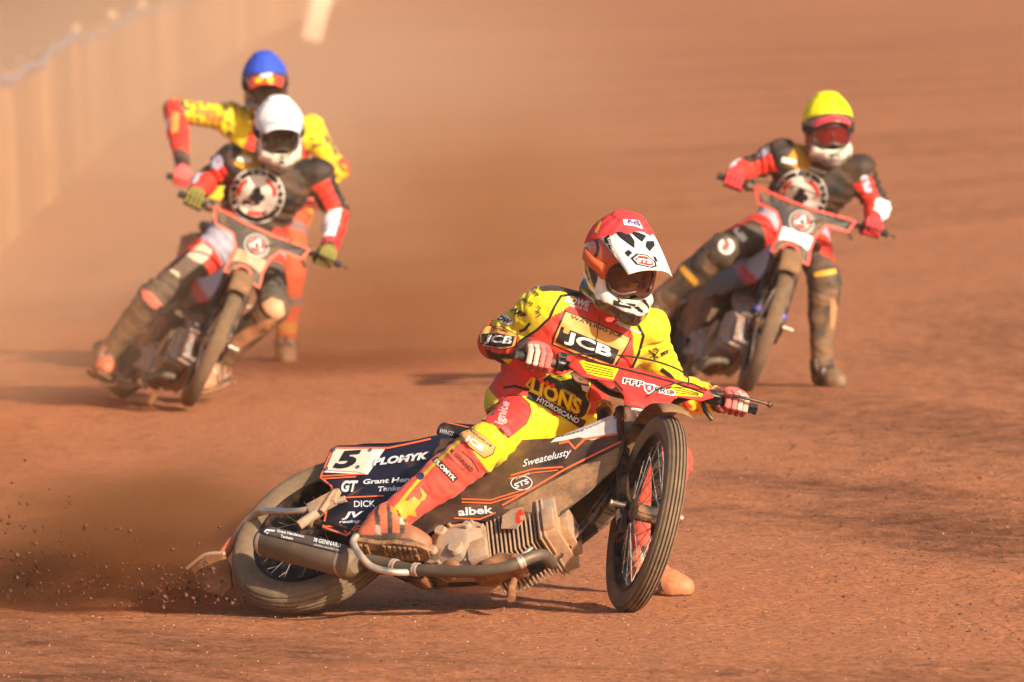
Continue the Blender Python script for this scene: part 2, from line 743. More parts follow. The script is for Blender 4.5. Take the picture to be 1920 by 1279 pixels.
# the rear tyre of the leading motorcycle has ploughed a groove
gr = np.exp(-(((GX + .80) / .16) ** 2)) * np.exp(-(((GY - 29.25) / .5) ** 2))
Z = Z - .012 * gr
V = np.stack([GX, GY, Z], -1).reshape(-1, 3)
nx, ny = GX.shape
I = np.arange(nx * ny).reshape(nx, ny)
F = np.stack([I[:-1, :-1], I[1:, :-1], I[1:, 1:], I[:-1, 1:]], -1).reshape(-1, 4)
U_, V_ = track_uv(V[:, 0], V[:, 1])
one = np.ones_like(U_)
wet = .5 + .55 * fbm(np.stack([U_ * .8, V_ * .11, one * 5], -1), 4) * np.clip((58 - V[:, 1]) / 22, .35, 1)
wet = wet + .24 * grooves(U_, V_) * np.clip((39 - V[:, 1]) / 7, .10, 1)
X_, Y_ = V[:, 0], V[:, 1]
wet = wet + .48 * np.exp(-((X_ - 1.55 - .10 * (33 - Y_)) / .42) ** 2) * np.exp(-((Y_ - 32.5) / 3.2) ** 2)
wet = wet + .60 * np.exp(-((X_ + 1.45) / .40) ** 2) * np.exp(-((Y_ - 27.0) / .7) ** 2)
wet = wet - .35 * np.exp(-((X_ - .35) / .8) ** 2) * np.exp(-((Y_ - 27.5) / 2.0) ** 2)
wet = np.clip(wet, 0, 1.2)
me = pymesh('track', V, F, True, np.stack([wet, U_, V_], -1))
G = bpy.data.materials.new('red shale')
G.use_nodes = True
N, L = G.node_tree.nodes, G.node_tree.links
b = N['Principled BSDF']
b.inputs['Roughness'].default_value = .95
b.inputs['Specular IOR Level'].default_value = .15
tc = N.new('ShaderNodeTexCoord')
at_w = N.new('ShaderNodeAttribute')
at_w.attribute_name = 'Col'
sp3 = N.new('ShaderNodeSeparateXYZ')
L.new(at_w.outputs['Vector'], sp3.inputs[0])
mp = N.new('ShaderNodeCombineXYZ')
lane = N.new('ShaderNodeMath')
lane.operation = 'MULTIPLY'
lane.inputs[1].default_value = .42
L.new(sp3.outputs[1], mp.inputs[0])
L.new(sp3.outputs[2], lane.inputs[0])
L.new(lane.outputs[0], mp.inputs[1])
def noise(scale, det=8, ro=.6, src=None):
    n = N.new('ShaderNodeTexNoise')
    n.inputs['Scale'].default_value = scale
    n.inputs['Detail'].default_value = det
    n.inputs['Roughness'].default_value = ro
    L.new((src or mp).outputs[0] if src is None else src, n.inputs['Vector'])
    return n.outputs['Fac']
def mrange(v, a, b_, c=0, d=1):
    n = N.new('ShaderNodeMapRange')
    for k, x in zip(('From Min', 'From Max', 'To Min', 'To Max'), (a, b_, c, d)):
        n.inputs[k].default_value = x
    L.new(v, n.inputs['Value'])
    return n.outputs[0]
def mixc(fac, A, B, mode='MIX'):
    n = N.new('ShaderNodeMix')
    n.data_type = 'RGBA'
    n.blend_type = mode
    if isinstance(fac, float):
        n.inputs['Factor'].default_value = fac
    else:
        L.new(fac, n.inputs['Factor'])
    for k, x in (('A', A), ('B', B)):
        if isinstance(x, tuple):
            n.inputs[k].default_value = (*x, 1)
        else:
            L.new(x, n.inputs[k])
    return n.outputs['Result']
def mathn(op, a, b_):
    n = N.new('ShaderNodeMath')
    n.operation = op
    for i, x in enumerate((a, b_)):
        if isinstance(x, (int, float)):
            n.inputs[i].default_value = x
        else:
            L.new(x, n.inputs[i])
    return n.outputs[0]
n_big = noise(1.3, 3)
n_mid = noise(9, 5, .72)
n_fine = noise(60, 4, .8)
wetv = mathn('ADD', sp3.outputs[0], mathn('MULTIPLY', mathn('SUBTRACT', n_mid, .5), 2.1))
wetv = mathn('ADD', wetv, mathn('MULTIPLY', mathn('SUBTRACT', n_big, .5), .5))
c1 = mixc(mrange(wetv, .35, 1.25), (.475, .182, .083), (.135, .046, .020))
c2 = mixc(mrange(n_fine, .32, .68), (.42, .40, .39), (1.45, 1.45, 1.45))
c3 = mixc(1.0, c1, c2, 'MULTIPLY')
vo = N.new('ShaderNodeTexVoronoi')
vo.inputs['Scale'].default_value = 34
L.new(tc.outputs['Object'], vo.inputs['Vector'])
chip = mathn('MULTIPLY', mrange(vo.outputs['Distance'], .22, .10), mrange(noise(21, 3), .60, .64))
c4 = mixc(chip, c3, (.62, .36, .22))
L.new(c4, b.inputs['Base Color'])
bp = N.new('ShaderNodeBump')
bp.inputs['Strength'].default_value = .9
bp.inputs['Distance'].default_value = .016
hh = mathn('ADD', mathn('MULTIPLY', n_mid, .8), mathn('MULTIPLY', n_fine, .35))
L.new(mathn('ADD', hh, mathn('MULTIPLY', chip, .15)), bp.inputs['Height'])
L.new(bp.outputs[0], b.inputs['Normal'])
track = tag(put('track', me, G), kind='structure')

# loose shale: uncountable crumbs, one mesh per sort
def crumbs(name, n, x0, x1, y0, y1, s0, s1, mt, dens=None, flat=.6):
    P0 = np.array([[1, 0, 0], [-1, 0, 0], [0, 1, 0], [0, -1, 0], [0, 0, 1], [0, 0, -1]], float)
    F0 = np.array([[0, 2, 4], [2, 1, 4], [1, 3, 4], [3, 0, 4], [2, 0, 5], [1, 2, 5], [3, 1, 5], [0, 3, 5]])
    x = RNG.uniform(x0, x1, n * 4)
    y = RNG.uniform(y0, y1, n * 4)
    if dens is not None:
        k = RNG.random(n * 4) < dens(x, y)
        x, y = x[k], y[k]
    x, y = x[:n], y[:n]
    n = len(x)
    s = s0 + (s1 - s0) * RNG.random(n) ** 3
    z = ground_z(x, y) + s * .25
    a = RNG.uniform(0, 6.28, n)
    sc = RNG.uniform(.6, 1.3, (n, 1, 3)) * s[:, None, None]
    p = P0[None] * sc * np.array([1, 1, flat]) * RNG.uniform(.7, 1.25, (n, 6, 1))
    ca, sa = np.cos(a)[:, None], np.sin(a)[:, None]
    q = np.stack([p[..., 0] * ca - p[..., 1] * sa, p[..., 0] * sa + p[..., 1] * ca, p[..., 2]], -1)
    q = q + np.stack([x, y, z], -1)[:, None]
    f = (F0[None] + 6 * np.arange(n)[:, None, None]).reshape(-1, 3)
    return tag(put(name, pymesh(name, q.reshape(-1, 3), f, False), mt), kind='stuff')

m_clod = mat('damp shale', (.125, .047, .022), .95, bump=.6, bscale=90)
m_chip = mat('pale stone', (.58, .38, .25), .8)
m_crumb = mat('dry shale', (.20, .080, .038), .95)
rightside = lambda x, y: np.clip(.15 + 1.0 * np.exp(-((x - 1.55 - .10 * (33 - y)) / .6) ** 2), 0, 1)
tag(crumbs('dirt_clods', 1500, -1.9, 3.0, 26, 39, .002, .0115, m_clod, lambda x, y: rightside(x, y) - .12, .42), 'dark damp clods of shale strewn over the track', 'dirt')
tag(crumbs('stones', 2600, -2, 2.8, 26, 37, .0015, .0048, m_chip), 'tiny pale stone chips scattered on the track', 'stones')
tag(crumbs('shale_crumbs', 14000, -2, 2.8, 26, 36, .0015, .0065, m_crumb, lambda x, y: np.where(y > 30, rightside(x, y) - .12, .3 + .7 * rightside(x, y))), 'fine red crumbs of dry shale on the track', 'shale')

# ------------------------------------------------------------------ fence and bank far behind
fp = [ground_at(*p) for p in ((-420, 1010), (0, 475), (180, 290), (340, 163), (500, 66), (640, 0), (705, -40))]
fp = np.array([[p[0], p[1]] for p in fp])
seg = np.linalg.norm(np.diff(fp, axis=0), axis=1)
cum = np.concatenate([[0], np.cumsum(seg)])
def fence_pt(s):
    return np.array([np.interp(s, cum, fp[:, 0]), np.interp(s, cum, fp[:, 1])])
FH = 1.3
fence = empty('safety_fence', label='dusty tan board fence with a sagging blue rope along its top', cat='fence')
fence.matrix_world = Matrix.Translation((fp[0][0], fp[0][1], 0))
m_boards = [mat('board %d' % i, c, .8, dust=.35, dscale=2.0, bump=.3, bscale=8) for i, c in enumerate(((.50, .27, .13), (.36, .19, .09), (.62, .36, .18), (.26, .14, .07)))]
m_post = mat('fence post', (.22, .16, .11), .8, dust=.3, dscale=3)
s, k = 0.0, 0
while s < min(cum[-1] - 3, 330):
    w = 2.4
    a, c = fence_pt(s), fence_pt(s + w)
    d = unit(c - a)
    nrm = np.array([-d[1], d[0]])
    M3 = np.array([[d[0], nrm[0], 0], [d[1], nrm[1], 0], [0, 0, 1]])
    o0 = np.array([fp[0][0], fp[0][1], 0])
    mid = (a + c) / 2
    hh_ = FH / 2 + random.uniform(-.02, .02)
    MB().box(np.array([*mid, hh_]) - o0 + np.array([*nrm, 0]) * random.uniform(-.03, .03), (w / 2 - .015, .02, hh_), M3).build('board', m_boards[random.choice((0, 0, 1, 2, 3))], fence)
    if k % 2 == 0:
        MB().box(np.array([*(a + nrm * .09), .68]) - o0, (.05, .05, .68), M3).build('post', m_post, fence)
    s += w
    k += 1
ts = np.linspace(0, min(cum[-1], 330), 240)
rp = np.array([[*fence_pt(t), FH + .05 - .10 * abs(math.sin(t * .13)) + .03 * math.sin(t * .9)] for t in ts]) - np.array([fp[0][0], fp[0][1], 0])
MB().tube(rp, .05, 6).build('top_rope', mat('faded blue rope', (.20, .25, .38), .8, dust=.2), fence)

# bank behind the fence
ts = np.linspace(0, cum[-1] * .98, 90)
bv, bf = [], []
offs = [(.8, -.05), (2.5, .1), (6, .7), (11, 1.9), (18, 3.6), (30, 5.0), (60, 5.6)]
for t in ts:
    a, c = fence_pt(max(0, t - .5)), fence_pt(t + .5)
    d = unit(c - a)
    nrm = np.array([-d[1], d[0]])
    for o_, z_ in offs:
        p = (a + c) / 2 + nrm * o_
        bv.append((p[0], p[1], z_ + .25 * float(vnoise(np.array([p[0] * .3, p[1] * .2, o_])))))
n = len(offs)
bf = [(i * n + j, (i + 1) * n + j, (i + 1) * n + j + 1, i * n + j + 1) for i in range(len(ts) - 1) for j in range(n - 1)]
bank = put('grass_bank', pymesh('grass_bank', bv, bf), mat('dry bank', (.22, .09, .036), .95, dust=.3, dscale=.5, dcol=(.34, .15, .065)))
tag(bank, kind='structure')

# pale board standing at the foot of the fence far away
p = ground_at(582, 78)
bd = empty('advertising_board', label='pale upright board at the foot of the far fence', cat='board')
bd.matrix_world = Matrix.Translation((p[0], p[1], 0)) @ Matrix.Rotation(R(8), 4, 'Z') @ Matrix.Rotation(R(17), 4, 'Y')
MB().box((0, 0, .75), (.20, .03, .72)).build('panel', mat('cream board', (.80, .66, .48), .7, dust=.15, dscale=2), bd, bevel=.01)
MB().box((-.19, .05, .55), (.03, .03, .55)).box((.19, .05, .55), (.03, .03, .55)).build('support', m_post, bd)

# three spectators leaning on the fence
def spectator(px, py, Y, coat, who):
    h = at(px, py, Y)
    e = empty('person', label=who, cat='person', group='spectators behind the fence')
    e.matrix_world = Matrix.Translation((h[0], h[1], 0))
    H = h[2]
    q = SDF(.022, .06)
    q.cone((0, 0, H - .5), (0, 0, H - .24), .15, .15).cone((-.12, 0, H - .26), (.12, 0, H - .26), .085, .085)
    q.cone((0, 0, H - .2), (0, 0, H - .08), .055, .055).ell((0, 0, H), (.085, .10, .12))
    q.cone((.09, 0, H - .5), (.09, .05, .08), .085, .06).cone((-.09, 0, H - .5), (-.09, .05, .08), .085, .06)
    q.chain([(.18, 0, H - .26), (.24, -.06, H - .46), (.1, -.24, H - .42)], [.06, .05, .04])
    q.chain([(-.18, 0, H - .26), (-.24, -.06, H - .46), (-.1, -.24, H - .42)], [.06, .05, .04])
    v, f = q.mesh()
    cols = np.tile(np.array(coat, np.float32), (len(v), 1))
    cols[v[:, 2] > H - .15] = (.78, .55, .36)
    cols[(v[:, 2] > H + .05) & (v[:, 1] > -.05)] = (.10, .06, .035)
    cols[v[:, 2] < H - .55] = (.05, .05, .06)
    put('body', pymesh('body', v, f, True, cols), mat('bystander', attr=True, rough=.8), e)
spectator(266, 12, 122, (.10, .08, .07), 'bare-headed spectator farthest along the fence, face catching the sun')
spectator(209, 33, 108, (.14, .10, .07), 'middle one of the three spectators leaning on the fence')
spectator(142, 60, 97, (.08, .08, .09), 'spectator behind the fence standing nearest to the track photographer')

# ------------------------------------------------------------------ motorcycles
WB, RF, RR, EPS = 1.338, .345, .338, R(22)
AX = np.array([-math.sin(EPS), 0, math.cos(EPS)])
NX = np.array([math.cos(EPS), 0, math.sin(EPS)])
Q0 = np.array([WB - .04, 0, RF])

def rot_axis(ax, a):
    ax = unit(ax)
    K = np.array([[0, -ax[2], ax[1]], [ax[2], 0, -ax[0]], [-ax[1], ax[0], 0]])
    return np.eye(3) + math.sin(a) * K + (1 - math.cos(a)) * K @ K

def bike_matrix(q):
    X, Y, Zz, psi, th, de, pt = q
    M = Matrix.Translation((X, Y, Zz)) @ Matrix.Rotation(-psi, 4, 'Z') @ Matrix.Rotation(-th, 4, 'X') @ Matrix.Rotation(-pt, 4, 'Y')
    return M

def bw(M, p):
    A = np.array(M)
    return np.asarray(p, float) @ A[:3, :3].T + A[:3, 3]

m_tyre = mat('tyre rubber', (.06, .045, .034), .85, dust=.85, dscale=5, dcol=(.24, .158, .095), dsoft=.6)
m_tyre_d = mat('dusty tyre', (.06, .045, .034), .85, dust=.8, dscale=5, dcol=(.26, .165, .095), dsoft=.5)
m_rim = mat('black rim', (.012, .012, .014), .3, .6, dust=.18, dscale=8)
m_blackmetal = mat('black metal', (.015, .015, .018), .35, .5, dust=.28, dscale=14)
m_hub = mat('dull black hub', (.02, .018, .018), .7, .1, dust=.4, dscale=14)
m_spoke = mat('spoke steel', (.45, .42, .38), .35, .9, dust=.3, dscale=30)
m_alu = mat('dusty aluminium', (.40, .37, .33), .5, .5, dust=.72, dscale=8, dcol=(.44, .24, .125), dsoft=.4, bump=.5, bscale=50)
m_alu_clean = mat('grey aluminium', (.30, .30, .32), .6, .35, dust=.45, dscale=9)
m_fin = mat('cooling fin', (.26, .21, .17), .55, .4, dust=.62, dscale=16, dcol=(.46, .27, .15), dsoft=.4)
m_pipe = mat('exhaust pipe', (.13, .10, .075), .42, .75, dust=.4, dscale=6, dcol=(.22, .15, .095), dsoft=.6)
m_sil = mat('silencer wrap', (.035, .032, .030), .7, dust=.42, dscale=9, dcol=(.16, .105, .065), dsoft=.5)
m_sil2 = mat('silencer steel', (.17, .13, .09), .45, .7, dust=.5, dscale=9, dcol=(.24, .16, .10), dsoft=.5)
m_mud = mat('caked mud', (.20, .080, .032), .95, bump=1, bscale=34, dust=.45, dscale=18, dcol=(.36, .16, .07))
m_chrome = mat('worn chrome', (.62, .56, .48), .3, .9, dust=.45, dscale=12)
m_rubber = mat('black rubber', (.012, .012, .012), .7, dust=.2, dscale=25)
m_gold = mat('gold anodised', (.75, .45, .10), .28, .9, dust=.15, dscale=25)
m_seat = mat('black seat cover', (.012, .012, .016), .7, dust=.12, dscale=18)

def tyre_prof(Rt, w, grooves):
    pr = []
    rim = Rt - w * .92
    pr += [(rim, -w * .33), (rim + w * .18, -w * .44), (rim + w * .42, -w * .5), (Rt - w * .32, -w * .48)]
    n = grooves * 4
    for i in range(n + 1):
        t = -1 + 2 * i / n
        y = t * w * .44
        r = Rt - (abs(t) ** 2.3) * w * .20
        if i % 4 in (2,):
            r -= .009
        pr.append((r, y))
    pr += [(Rt - w * .32, w * .48), (rim + w * .42, w * .5), (rim + w * .18, w * .44), (rim, w * .33)]
    return pr, rim

def wheel(parent, name, c, Rt, w, xf, mt, nsp=36, hub_r=.03, grooves=6):
    e = bpy.data.objects.new(name, None)
    COL.objects.link(e)
    e.parent = parent
    pr, rim = tyre_prof(Rt, w, grooves)
    MB().rev(pr, c, n=96).map(xf).build('tyre', mt, e, sharp=50)
    wr = w * .34
    MB().rev([(rim + .004, -wr), (rim + .004, wr), (rim - .012, wr + .004), (rim - .016, wr * .55), (rim - .022, 0), (rim - .016, -wr * .55), (rim - .012, -wr - .004)], c, n=72).map(xf).build('rim', m_rim, e)
    MB().rev([(.012, -.065), (hub_r + .012, -.055), (hub_r + .012, -.045), (hub_r, -.04), (hub_r, .04), (hub_r + .012, .045), (hub_r + .012, .055), (.012, .065)], c, n=20).map(xf).build('hub', m_hub, e, sharp=30)
    s_ = MB()
    for i in range(nsp):
        a = 2 * math.pi * i / nsp
        sd = -1 if i % 2 else 1
        a2 = a + (.55 if (i // 2) % 2 else -.55)
        p0 = np.array([hub_r * math.cos(a2), sd * .05, hub_r * math.sin(a2)]) + c
        p1 = np.array([(rim - .012) * math.cos(a), 0, (rim - .012) * math.sin(a)]) + c
        s_.tube([p0, p1], .0017, 5, cap=False)
    s_.map(xf).build('spokes', m_spoke, e)
    return e

def bez(*p, n=10):
    p = [np.asarray(x, float) for x in p]
    o = []
    for i in range(n + 1):
        t = i / n
        q = p
        while len(q) > 1:
            q = [q[j] * (1 - t) + q[j + 1] * t for j in range(len(q) - 1)]
        o.append(q[0])
    return o

def smooth_path(pts, n=8):
    p = [np.asarray(x, float) for x in pts]
    p = [2 * p[0] - p[1]] + p + [2 * p[-1] - p[-2]]
    o = []
    for i in range(1, len(p) - 2):
        for k in range(n):
            t = k / n
            a, b_, c, d = p[i - 1:i + 3]
            o.append(.5 * (2 * b_ + (c - a) * t + (2 * a - 5 * b_ + 4 * c - d) * t * t + (3 * b_ - a - 3 * c + d) * t ** 3))
    o.append(p[-2])
    return np.array(o)

COVER = [(-.044, .668), (-.02, .684), (.09, .678), (.195, .672), (.28, .686), (.357, .702), (.41, .71), (.50, .66), (.56, .52), (.56, .38), (.50, .26), (.38, .215), (.27, .225), (.235, .262), (.181, .251), (.064, .290), (.043, .414), (.036, .46), (.022, .494), (-.03, .520), (-.045, .545)]
PANEL = [(.40, .69), (.55, .672), (.75, .655), (.86, .655), (.96, .70), (1.06, .762), (1.10, .765), (1.135, .70), (1.16, .60), (1.165, .52), (1.10, .40), (1.02, .30), (.92, .275), (.80, .275), (.66, .285), (.56, .27), (.50, .22), (.44, .20), (.42, .32)]

PANEL_SHORT = [(.40, .69), (.55, .672), (.75, .655), (.86, .655), (.96, .70), (1.06, .762), (1.10, .765), (1.135, .70), (1.15, .62), (1.10, .54), (.95, .50), (.80, .47), (.62, .45), (.50, .42), (.42, .42)]

def build_bike(q, label, spec):
    M = bike_matrix(q)
    B = empty('speedway_motorcycle', matrix=M, label=label, cat='motorcycle', group='racing motorcycles on the track')
    de = q[5]
    Sr = rot_axis(AX, de)
    st = lambda v: (np.asarray(v, float) - Q0) @ Sr.T + Q0
    fk = lambda y, a, o=0.0: Q0 + AX * a + NX * o + np.array([0, y, 0])
    ident = lambda v: v
    P = {}
    hi = spec.get('detail', True)
    # wheels
    P['rear_wheel'] = wheel(B, 'rear_wheel', np.array([0, 0, RR]), RR, .105, ident, m_tyre, hub_r=.045, grooves=6)
    P['front_wheel'] = wheel(B, 'front_wheel', np.array([WB, 0, RF]), RF, .074, st, spec.get('front_tyre', m_tyre), grooves=5)
    MB().rev([(.03, .022), (RR - .115, .014), (RR - .115, .011), (.03, .018)], (0, 0, RR), n=48).build('wheel_disc', m_rim, P['rear_wheel'])
    # frame tubes
    f = MB()
    f.tube(smooth_path([(.98, 0, .78), (.7, 0, .66), (.45, 0, .64), (.38, .0, .60)]), .019)
    f.tube(smooth_path([(1.10, 0, .72), (1.13, 0, .52), (1.05, 0, .26), (.9, .0, .12), (.55, 0, .10), (.30, 0, .20)]), .019)
    for y in (-.075, .075):
        f.tube(smooth_path([(.42, y * .5, .62), (.2, y, .50), (.0, y, RR)]), .012)
        f.tube(smooth_path([(.40, y * .6, .16), (.2, y, .27), (.0, y, RR)]), .014)
    f.tube([fk(0, .38), fk(0, .53)], .027, 14)
    f.build('frame', m_blackmetal, B)
    MB().rev([(.02, -.11), (.024, -.11), (.024, .11), (.02, .11)], (0, 0, RR), n=14).build('rear_axle', m_alu, B)
    # swing: sprocket and chain on the far side
    MB().rev([(.05, .062), (.115, .062), (.115, .066), (.05, .066)], (0, 0, RR), n=40).build('sprocket', m_chrome, B)
    ch = [(.115 * math.cos(t), .064, RR + .115 * math.sin(t)) for t in np.linspace(math.pi / 2, 1.5 * math.pi, 14)]
    ch += [(.42, .064, .20), (.44, .064, .235), (.42, .064, .27)]
    MB().tube(ch, .006, 6, closed=True).build('chain', m_blackmetal, B)
    MB().prism([(.34, .21), (.42, .17), (.60, .17), (.66, .24), (.60, .32), (.42, .33), (.35, .29)], lambda a, b_, t: (a, t, b_), .085, .125).build('clutch_cover', m_alu_clean, B, bevel=.012)
    # rear mudguard with its two side panels
    mc = spec['cover']
    g = MB()
    top = [(-.044, .668), (-.02, .690), (.09, .705), (.195, .700), (.28, .706), (.357, .716)]
    n = 9
    vs = []
    for x, z in top:
        for j in range(n):
            t = -1 + 2 * j / (n - 1)
            vs.append((x, t * .088, z + .012 * (1 - t * t) - .02 * abs(t) ** 4))
    g.add(vs, [(i * n + j, i * n + j + 1, (i + 1) * n + j + 1, (i + 1) * n + j) for i in range(len(top) - 1) for j in range(n - 1)])
    P['mudguard'] = g.build('rear_mudguard', mc, B)
    thick(P['mudguard'], .004, (0, 0, 1))
    for sy in (-1, 1):
        o = MB().prism(COVER, lambda a, b_, t: (a, sy * (t - .018 * max(0, (.45 - b_))), b_), .082, .089).build('side_cover', mc, B, bevel=.002)
        if sy < 0:
            P['cover'] = o
    # seat
    q_ = SDF(.008, .03)
    q_.box((.44, 0, .742), (.085, .085, .03), .022, rot_axis((0, 1, 0), R(9))).box((.56, 0, .732), (.09, .065, .022), .02, rot_axis((0, 1, 0), R(-2)))
    v, fc = q_.mesh()
    P['seat'] = put('seat', pymesh('seat', v, fc), m_seat, B)
    # tank and knee panels
    def pside(a, b_, t, sy):
        # the panel bulges and narrows to the front
        w = .088 - .03 * max(0, (a - .85)) / .3 + .02 * math.sin(math.pi * min(1, max(0, (b_ - .2) / .5)))
        return (a, sy * (w + t), b_)
    for sy in (-1, 1):
        # gridded so it can bulge
        PO = spec.get('panel_outline', PANEL)
        bm2 = fine(PO, [tuple(range(len(PO)))], .025)
        vo_ = np.array([pside(a, b_, 0, sy) for a, b_ in bm2[0]])
        pc_ = None
        if 'panel_top' in spec:
            pc_ = np.tile(np.array(spec['panel_top'][1], np.float32), (len(vo_), 1))
            pc_[vo_[:, 2] > .60 - .25 * (vo_[:, 0] - .9)] = spec['panel_top'][0]
            pc_[np.abs(vo_[:, 2] - (.575 - .25 * (vo_[:, 0] - .9))) < .03] = spec['panel_top'][2]
        o = put('tank_panel', pymesh('tank_panel', vo_, bm2[1], True, pc_), spec['panel'], B)
        thick(o, .005, (0, sy, 0))
        if sy < 0:
            P['panel'] = o
    q_ = SDF(.010, .05)
    q_.box((.99, 0, .735), (.14, .055, .045), .035, rot_axis((0, 1, 0), R(-26)))
    q_.box((.80, 0, .64), (.12, .05, .04), .035, rot_axis((0, 1, 0), R(-6)))
    v, fc = q_.mesh()
    P['tank'] = put('fuel_tank', pymesh('fuel_tank', v, fc), spec['tank'], B)
    cap0 = np.array([1.0, -.022, .768])
    d = unit((-.30, 0, .95))
    cp = put('filler_neck', MB().tube([cap0, cap0 + d * .075], .024, 20).mesh('filler_neck'), m_blackmetal, B)
    c2 = MB()
    for a_, b_, r_ in ((.070, .078, .030), (.080, .092, .027), (.093, .101, .030)):
        c2.tube([cap0 + d * a_, cap0 + d * b_], r_, 24)
    put('filler_cap', c2.mesh('filler_cap'), m_gold, cp)
    # engine: crankcase, finned barrel, head
    eng = bpy.data.objects.new('engine', None)
    COL.objects.link(eng)
    eng.parent = B
    case = [(.535, .20), (.55, .25), (.60, .275), (.70, .285), (.75, .262), (.79, .19), (.79, .115), (.75, .080), (.62, .080), (.55, .11)]
    ma = spec.get('alloy', m_alu)
    MB().prism(case, lambda a, b_, t: (.665 + (a - .665) * (1 if t > -.1 else .8), t, .175 + (b_ - .175) * (1 if t > -.1 else .8)), -.098, .055).build('crankcase', ma, eng, bevel=.012)
    lid = [(.665 + (a - .665) * .86, .175 + (b_ - .175) * .86) for a, b_ in case]
    MB().prism(lid, lambda a, b_, t: (.655 + (a - .655) * (1 - .45 * t), -.098 - .03 * t, .172 + (b_ - .172) * (1 - .45 * t)), 0, 1).build('case_cover', ma, eng, bevel=.006)
    for a, b_ in lid[::1]:
        MB().tube([(a, -.10, b_), (a, -.112, b_)], .0065, 8).build('bolt', ma, eng)
    for a_, b_, r_, l_ in ((.60, .215, .024, .010), (.69, .135, .030, .012), (.70, .235, .016, .012), (.60, .13, .018, .010)):
        MB().tube([(a_, -.120, b_), (a_, -.128 - l_, b_)], [r_, r_ * .8], 16).build('case_boss', ma, eng, sharp=30)
    MB().box((.77, -.10, .135), (.035, .02, .045), rot_axis((0, 1, 0), R(-25))).build('barrel_flange', ma, eng, bevel=.006)
    nf = 13
    fm = MB().box((0, 0, 0), (.0032, .092, .100)).mesh('cooling_fin', bevel=.002, seg=1)
    ta = R(-25)
    cdir = np.array([math.cos(-ta), 0, math.sin(-ta)])
    c0 = np.array([.775, -.01, .178])
    for i in range(nf):
        o = put('cooling_fin', fm, m_fin, eng)
        o.location = c0 + cdir * (i * .0155)
        o.scale = (1, 1 - .012 * abs(i - 5), 1.04 - .014 * i)
        o.rotation_euler = (0, ta, 0)
    MB().tube([c0 - cdir * .03, c0 + cdir * .2], .068, 20).build('barrel', m_blackmetal, eng)
    tilt = rot_axis((0, 1, 0), ta)
    hc = c0 + cdir * .235
    hd_ = MB().box(hc, (.036, .095, .090), tilt).box(hc + cdir * .045, (.02, .06, .07), tilt)
    for i in range(2):
        hd_.box(hc + tilt @ np.array([-.026 + .016 * i, 0, 0]), (.0035, .101, .097), tilt)
    hd_.box(hc + tilt @ np.array([.01, -.098, -.02]), (.02, .012, .05), tilt).build('cylinder_head', ma, eng, bevel=.007)
    MB().tube([(1.0, -.125, .12), (.985, -.14, .075)], .007, 8).build('exhaust_spring', m_chrome, eng)
    P['fin_front'] = MB().prism([(-.045, -.02), (-.035, .04), (0, .055), (.04, .045), (.045, -.01), (.01, -.05)], lambda a_, b_, t: c0 + cdir * (.12 + a_) + tilt @ np.array([0, -.108 - t, b_ + .03]), 0, .004).build('engine_badge', spec.get('badge', m_fin), eng)
    mud = SDF(.011, .04)
    rr = random.Random(3)
    for i in range(12):
        x = rr.uniform(.55, .98)
        mud.ell((x, rr.uniform(-.10, -.02), rr.uniform(.055, .085) + (.04 if x > .85 else 0)), (rr.uniform(.015, .045), rr.uniform(.012, .03), rr.uniform(.008, .02)))
    v, fc = mud.mesh()
    v = v + .004 * np.stack([vnoise(v * 70), vnoise(v * 70 + 9), vnoise(v * 70 + 21)], -1)
    tag(put('caked_mud', pymesh('caked_mud', v, fc), m_mud, eng), kind='stuff')
    # carburettor hint and ignition box inside the frame
    MB().tube([(.82, .0, .34), (.78, 0, .44)], .04, 16).tube([(.78, 0, .44), (.70, 0, .48)], .055, 16).build('carburettor', m_alu_clean, B)
    # exhaust
    path = smooth_path([(1.03, -.03, .13), (1.04, -.10, .105), (1.022, -.14, .062), (.965, -.155, .012), (.85, -.155, -.004), (.70, -.155, .004), (.56, -.155, .022), (.46, -.155, .050), (.37, -.155, .073)], 8)
    ex = MB().tube(path, [.021] * len(path), 18).build('exhaust_pipe', m_pipe, B)
    for t in (20, 46, 53):
        cl = MB()
        a, b_ = path[t], path[t + 1]
        dd = unit(b_ - a)
        for kk in (-.006, .006):
            cl.tube([a + dd * (kk - .003), a + dd * (kk + .003)], .0245, 18)
        cl.tube([a - dd * .012, a + dd * .012], .0232, 18)
        put('clamp', cl.mesh('clamp'), m_chrome, ex)
    s0, s1 = np.array([.335, -.155, .052]), np.array([-.105, -.16, .182])
    dd = unit(s1 - s0)
    MBs = MB().tube([s0 - dd * .0, s0 + dd * .015, s0 + dd * .03, s0 + dd * .44, s0 + dd * .455], [.03, .048, .053, .053, .044], 28)
    sil = MBs.build('silencer', m_sil2, B)
    # protective wrap over the upper, outer half of the silencer
    upv = unit(np.cross(dd, np.cross([0, -.45, 1.0], dd)))
    sd = np.cross(upv, dd)
    wv, wf = [], []
    na, nl = 15, 12
    for i in range(nl):
        for j in range(na):
            a_ = R(-105 + 175 * j / (na - 1))
            wv.append(s0 + dd * (.035 + .40 * i / (nl - 1)) + .0565 * (math.cos(a_) * upv + math.sin(a_) * sd * np.sign(sd[1]) * -1))
    wf = [(i * na + j, i * na + j + 1, (i + 1) * na + j + 1, (i + 1) * na + j) for i in range(nl - 1) for j in range(na - 1)]
    o = thick(put('silencer_wrap', pymesh('silencer_wrap', wv, wf), m_sil, sil), .003, (0, -.5, 1))
    P['wrap'] = o
    MB().tube([s0 + dd * .05, s0 + dd * .06], .0545, 28).tube([s0 + dd * .425, s0 + dd * .437], .0545, 28).build('silencer_band', m_chrome, sil)
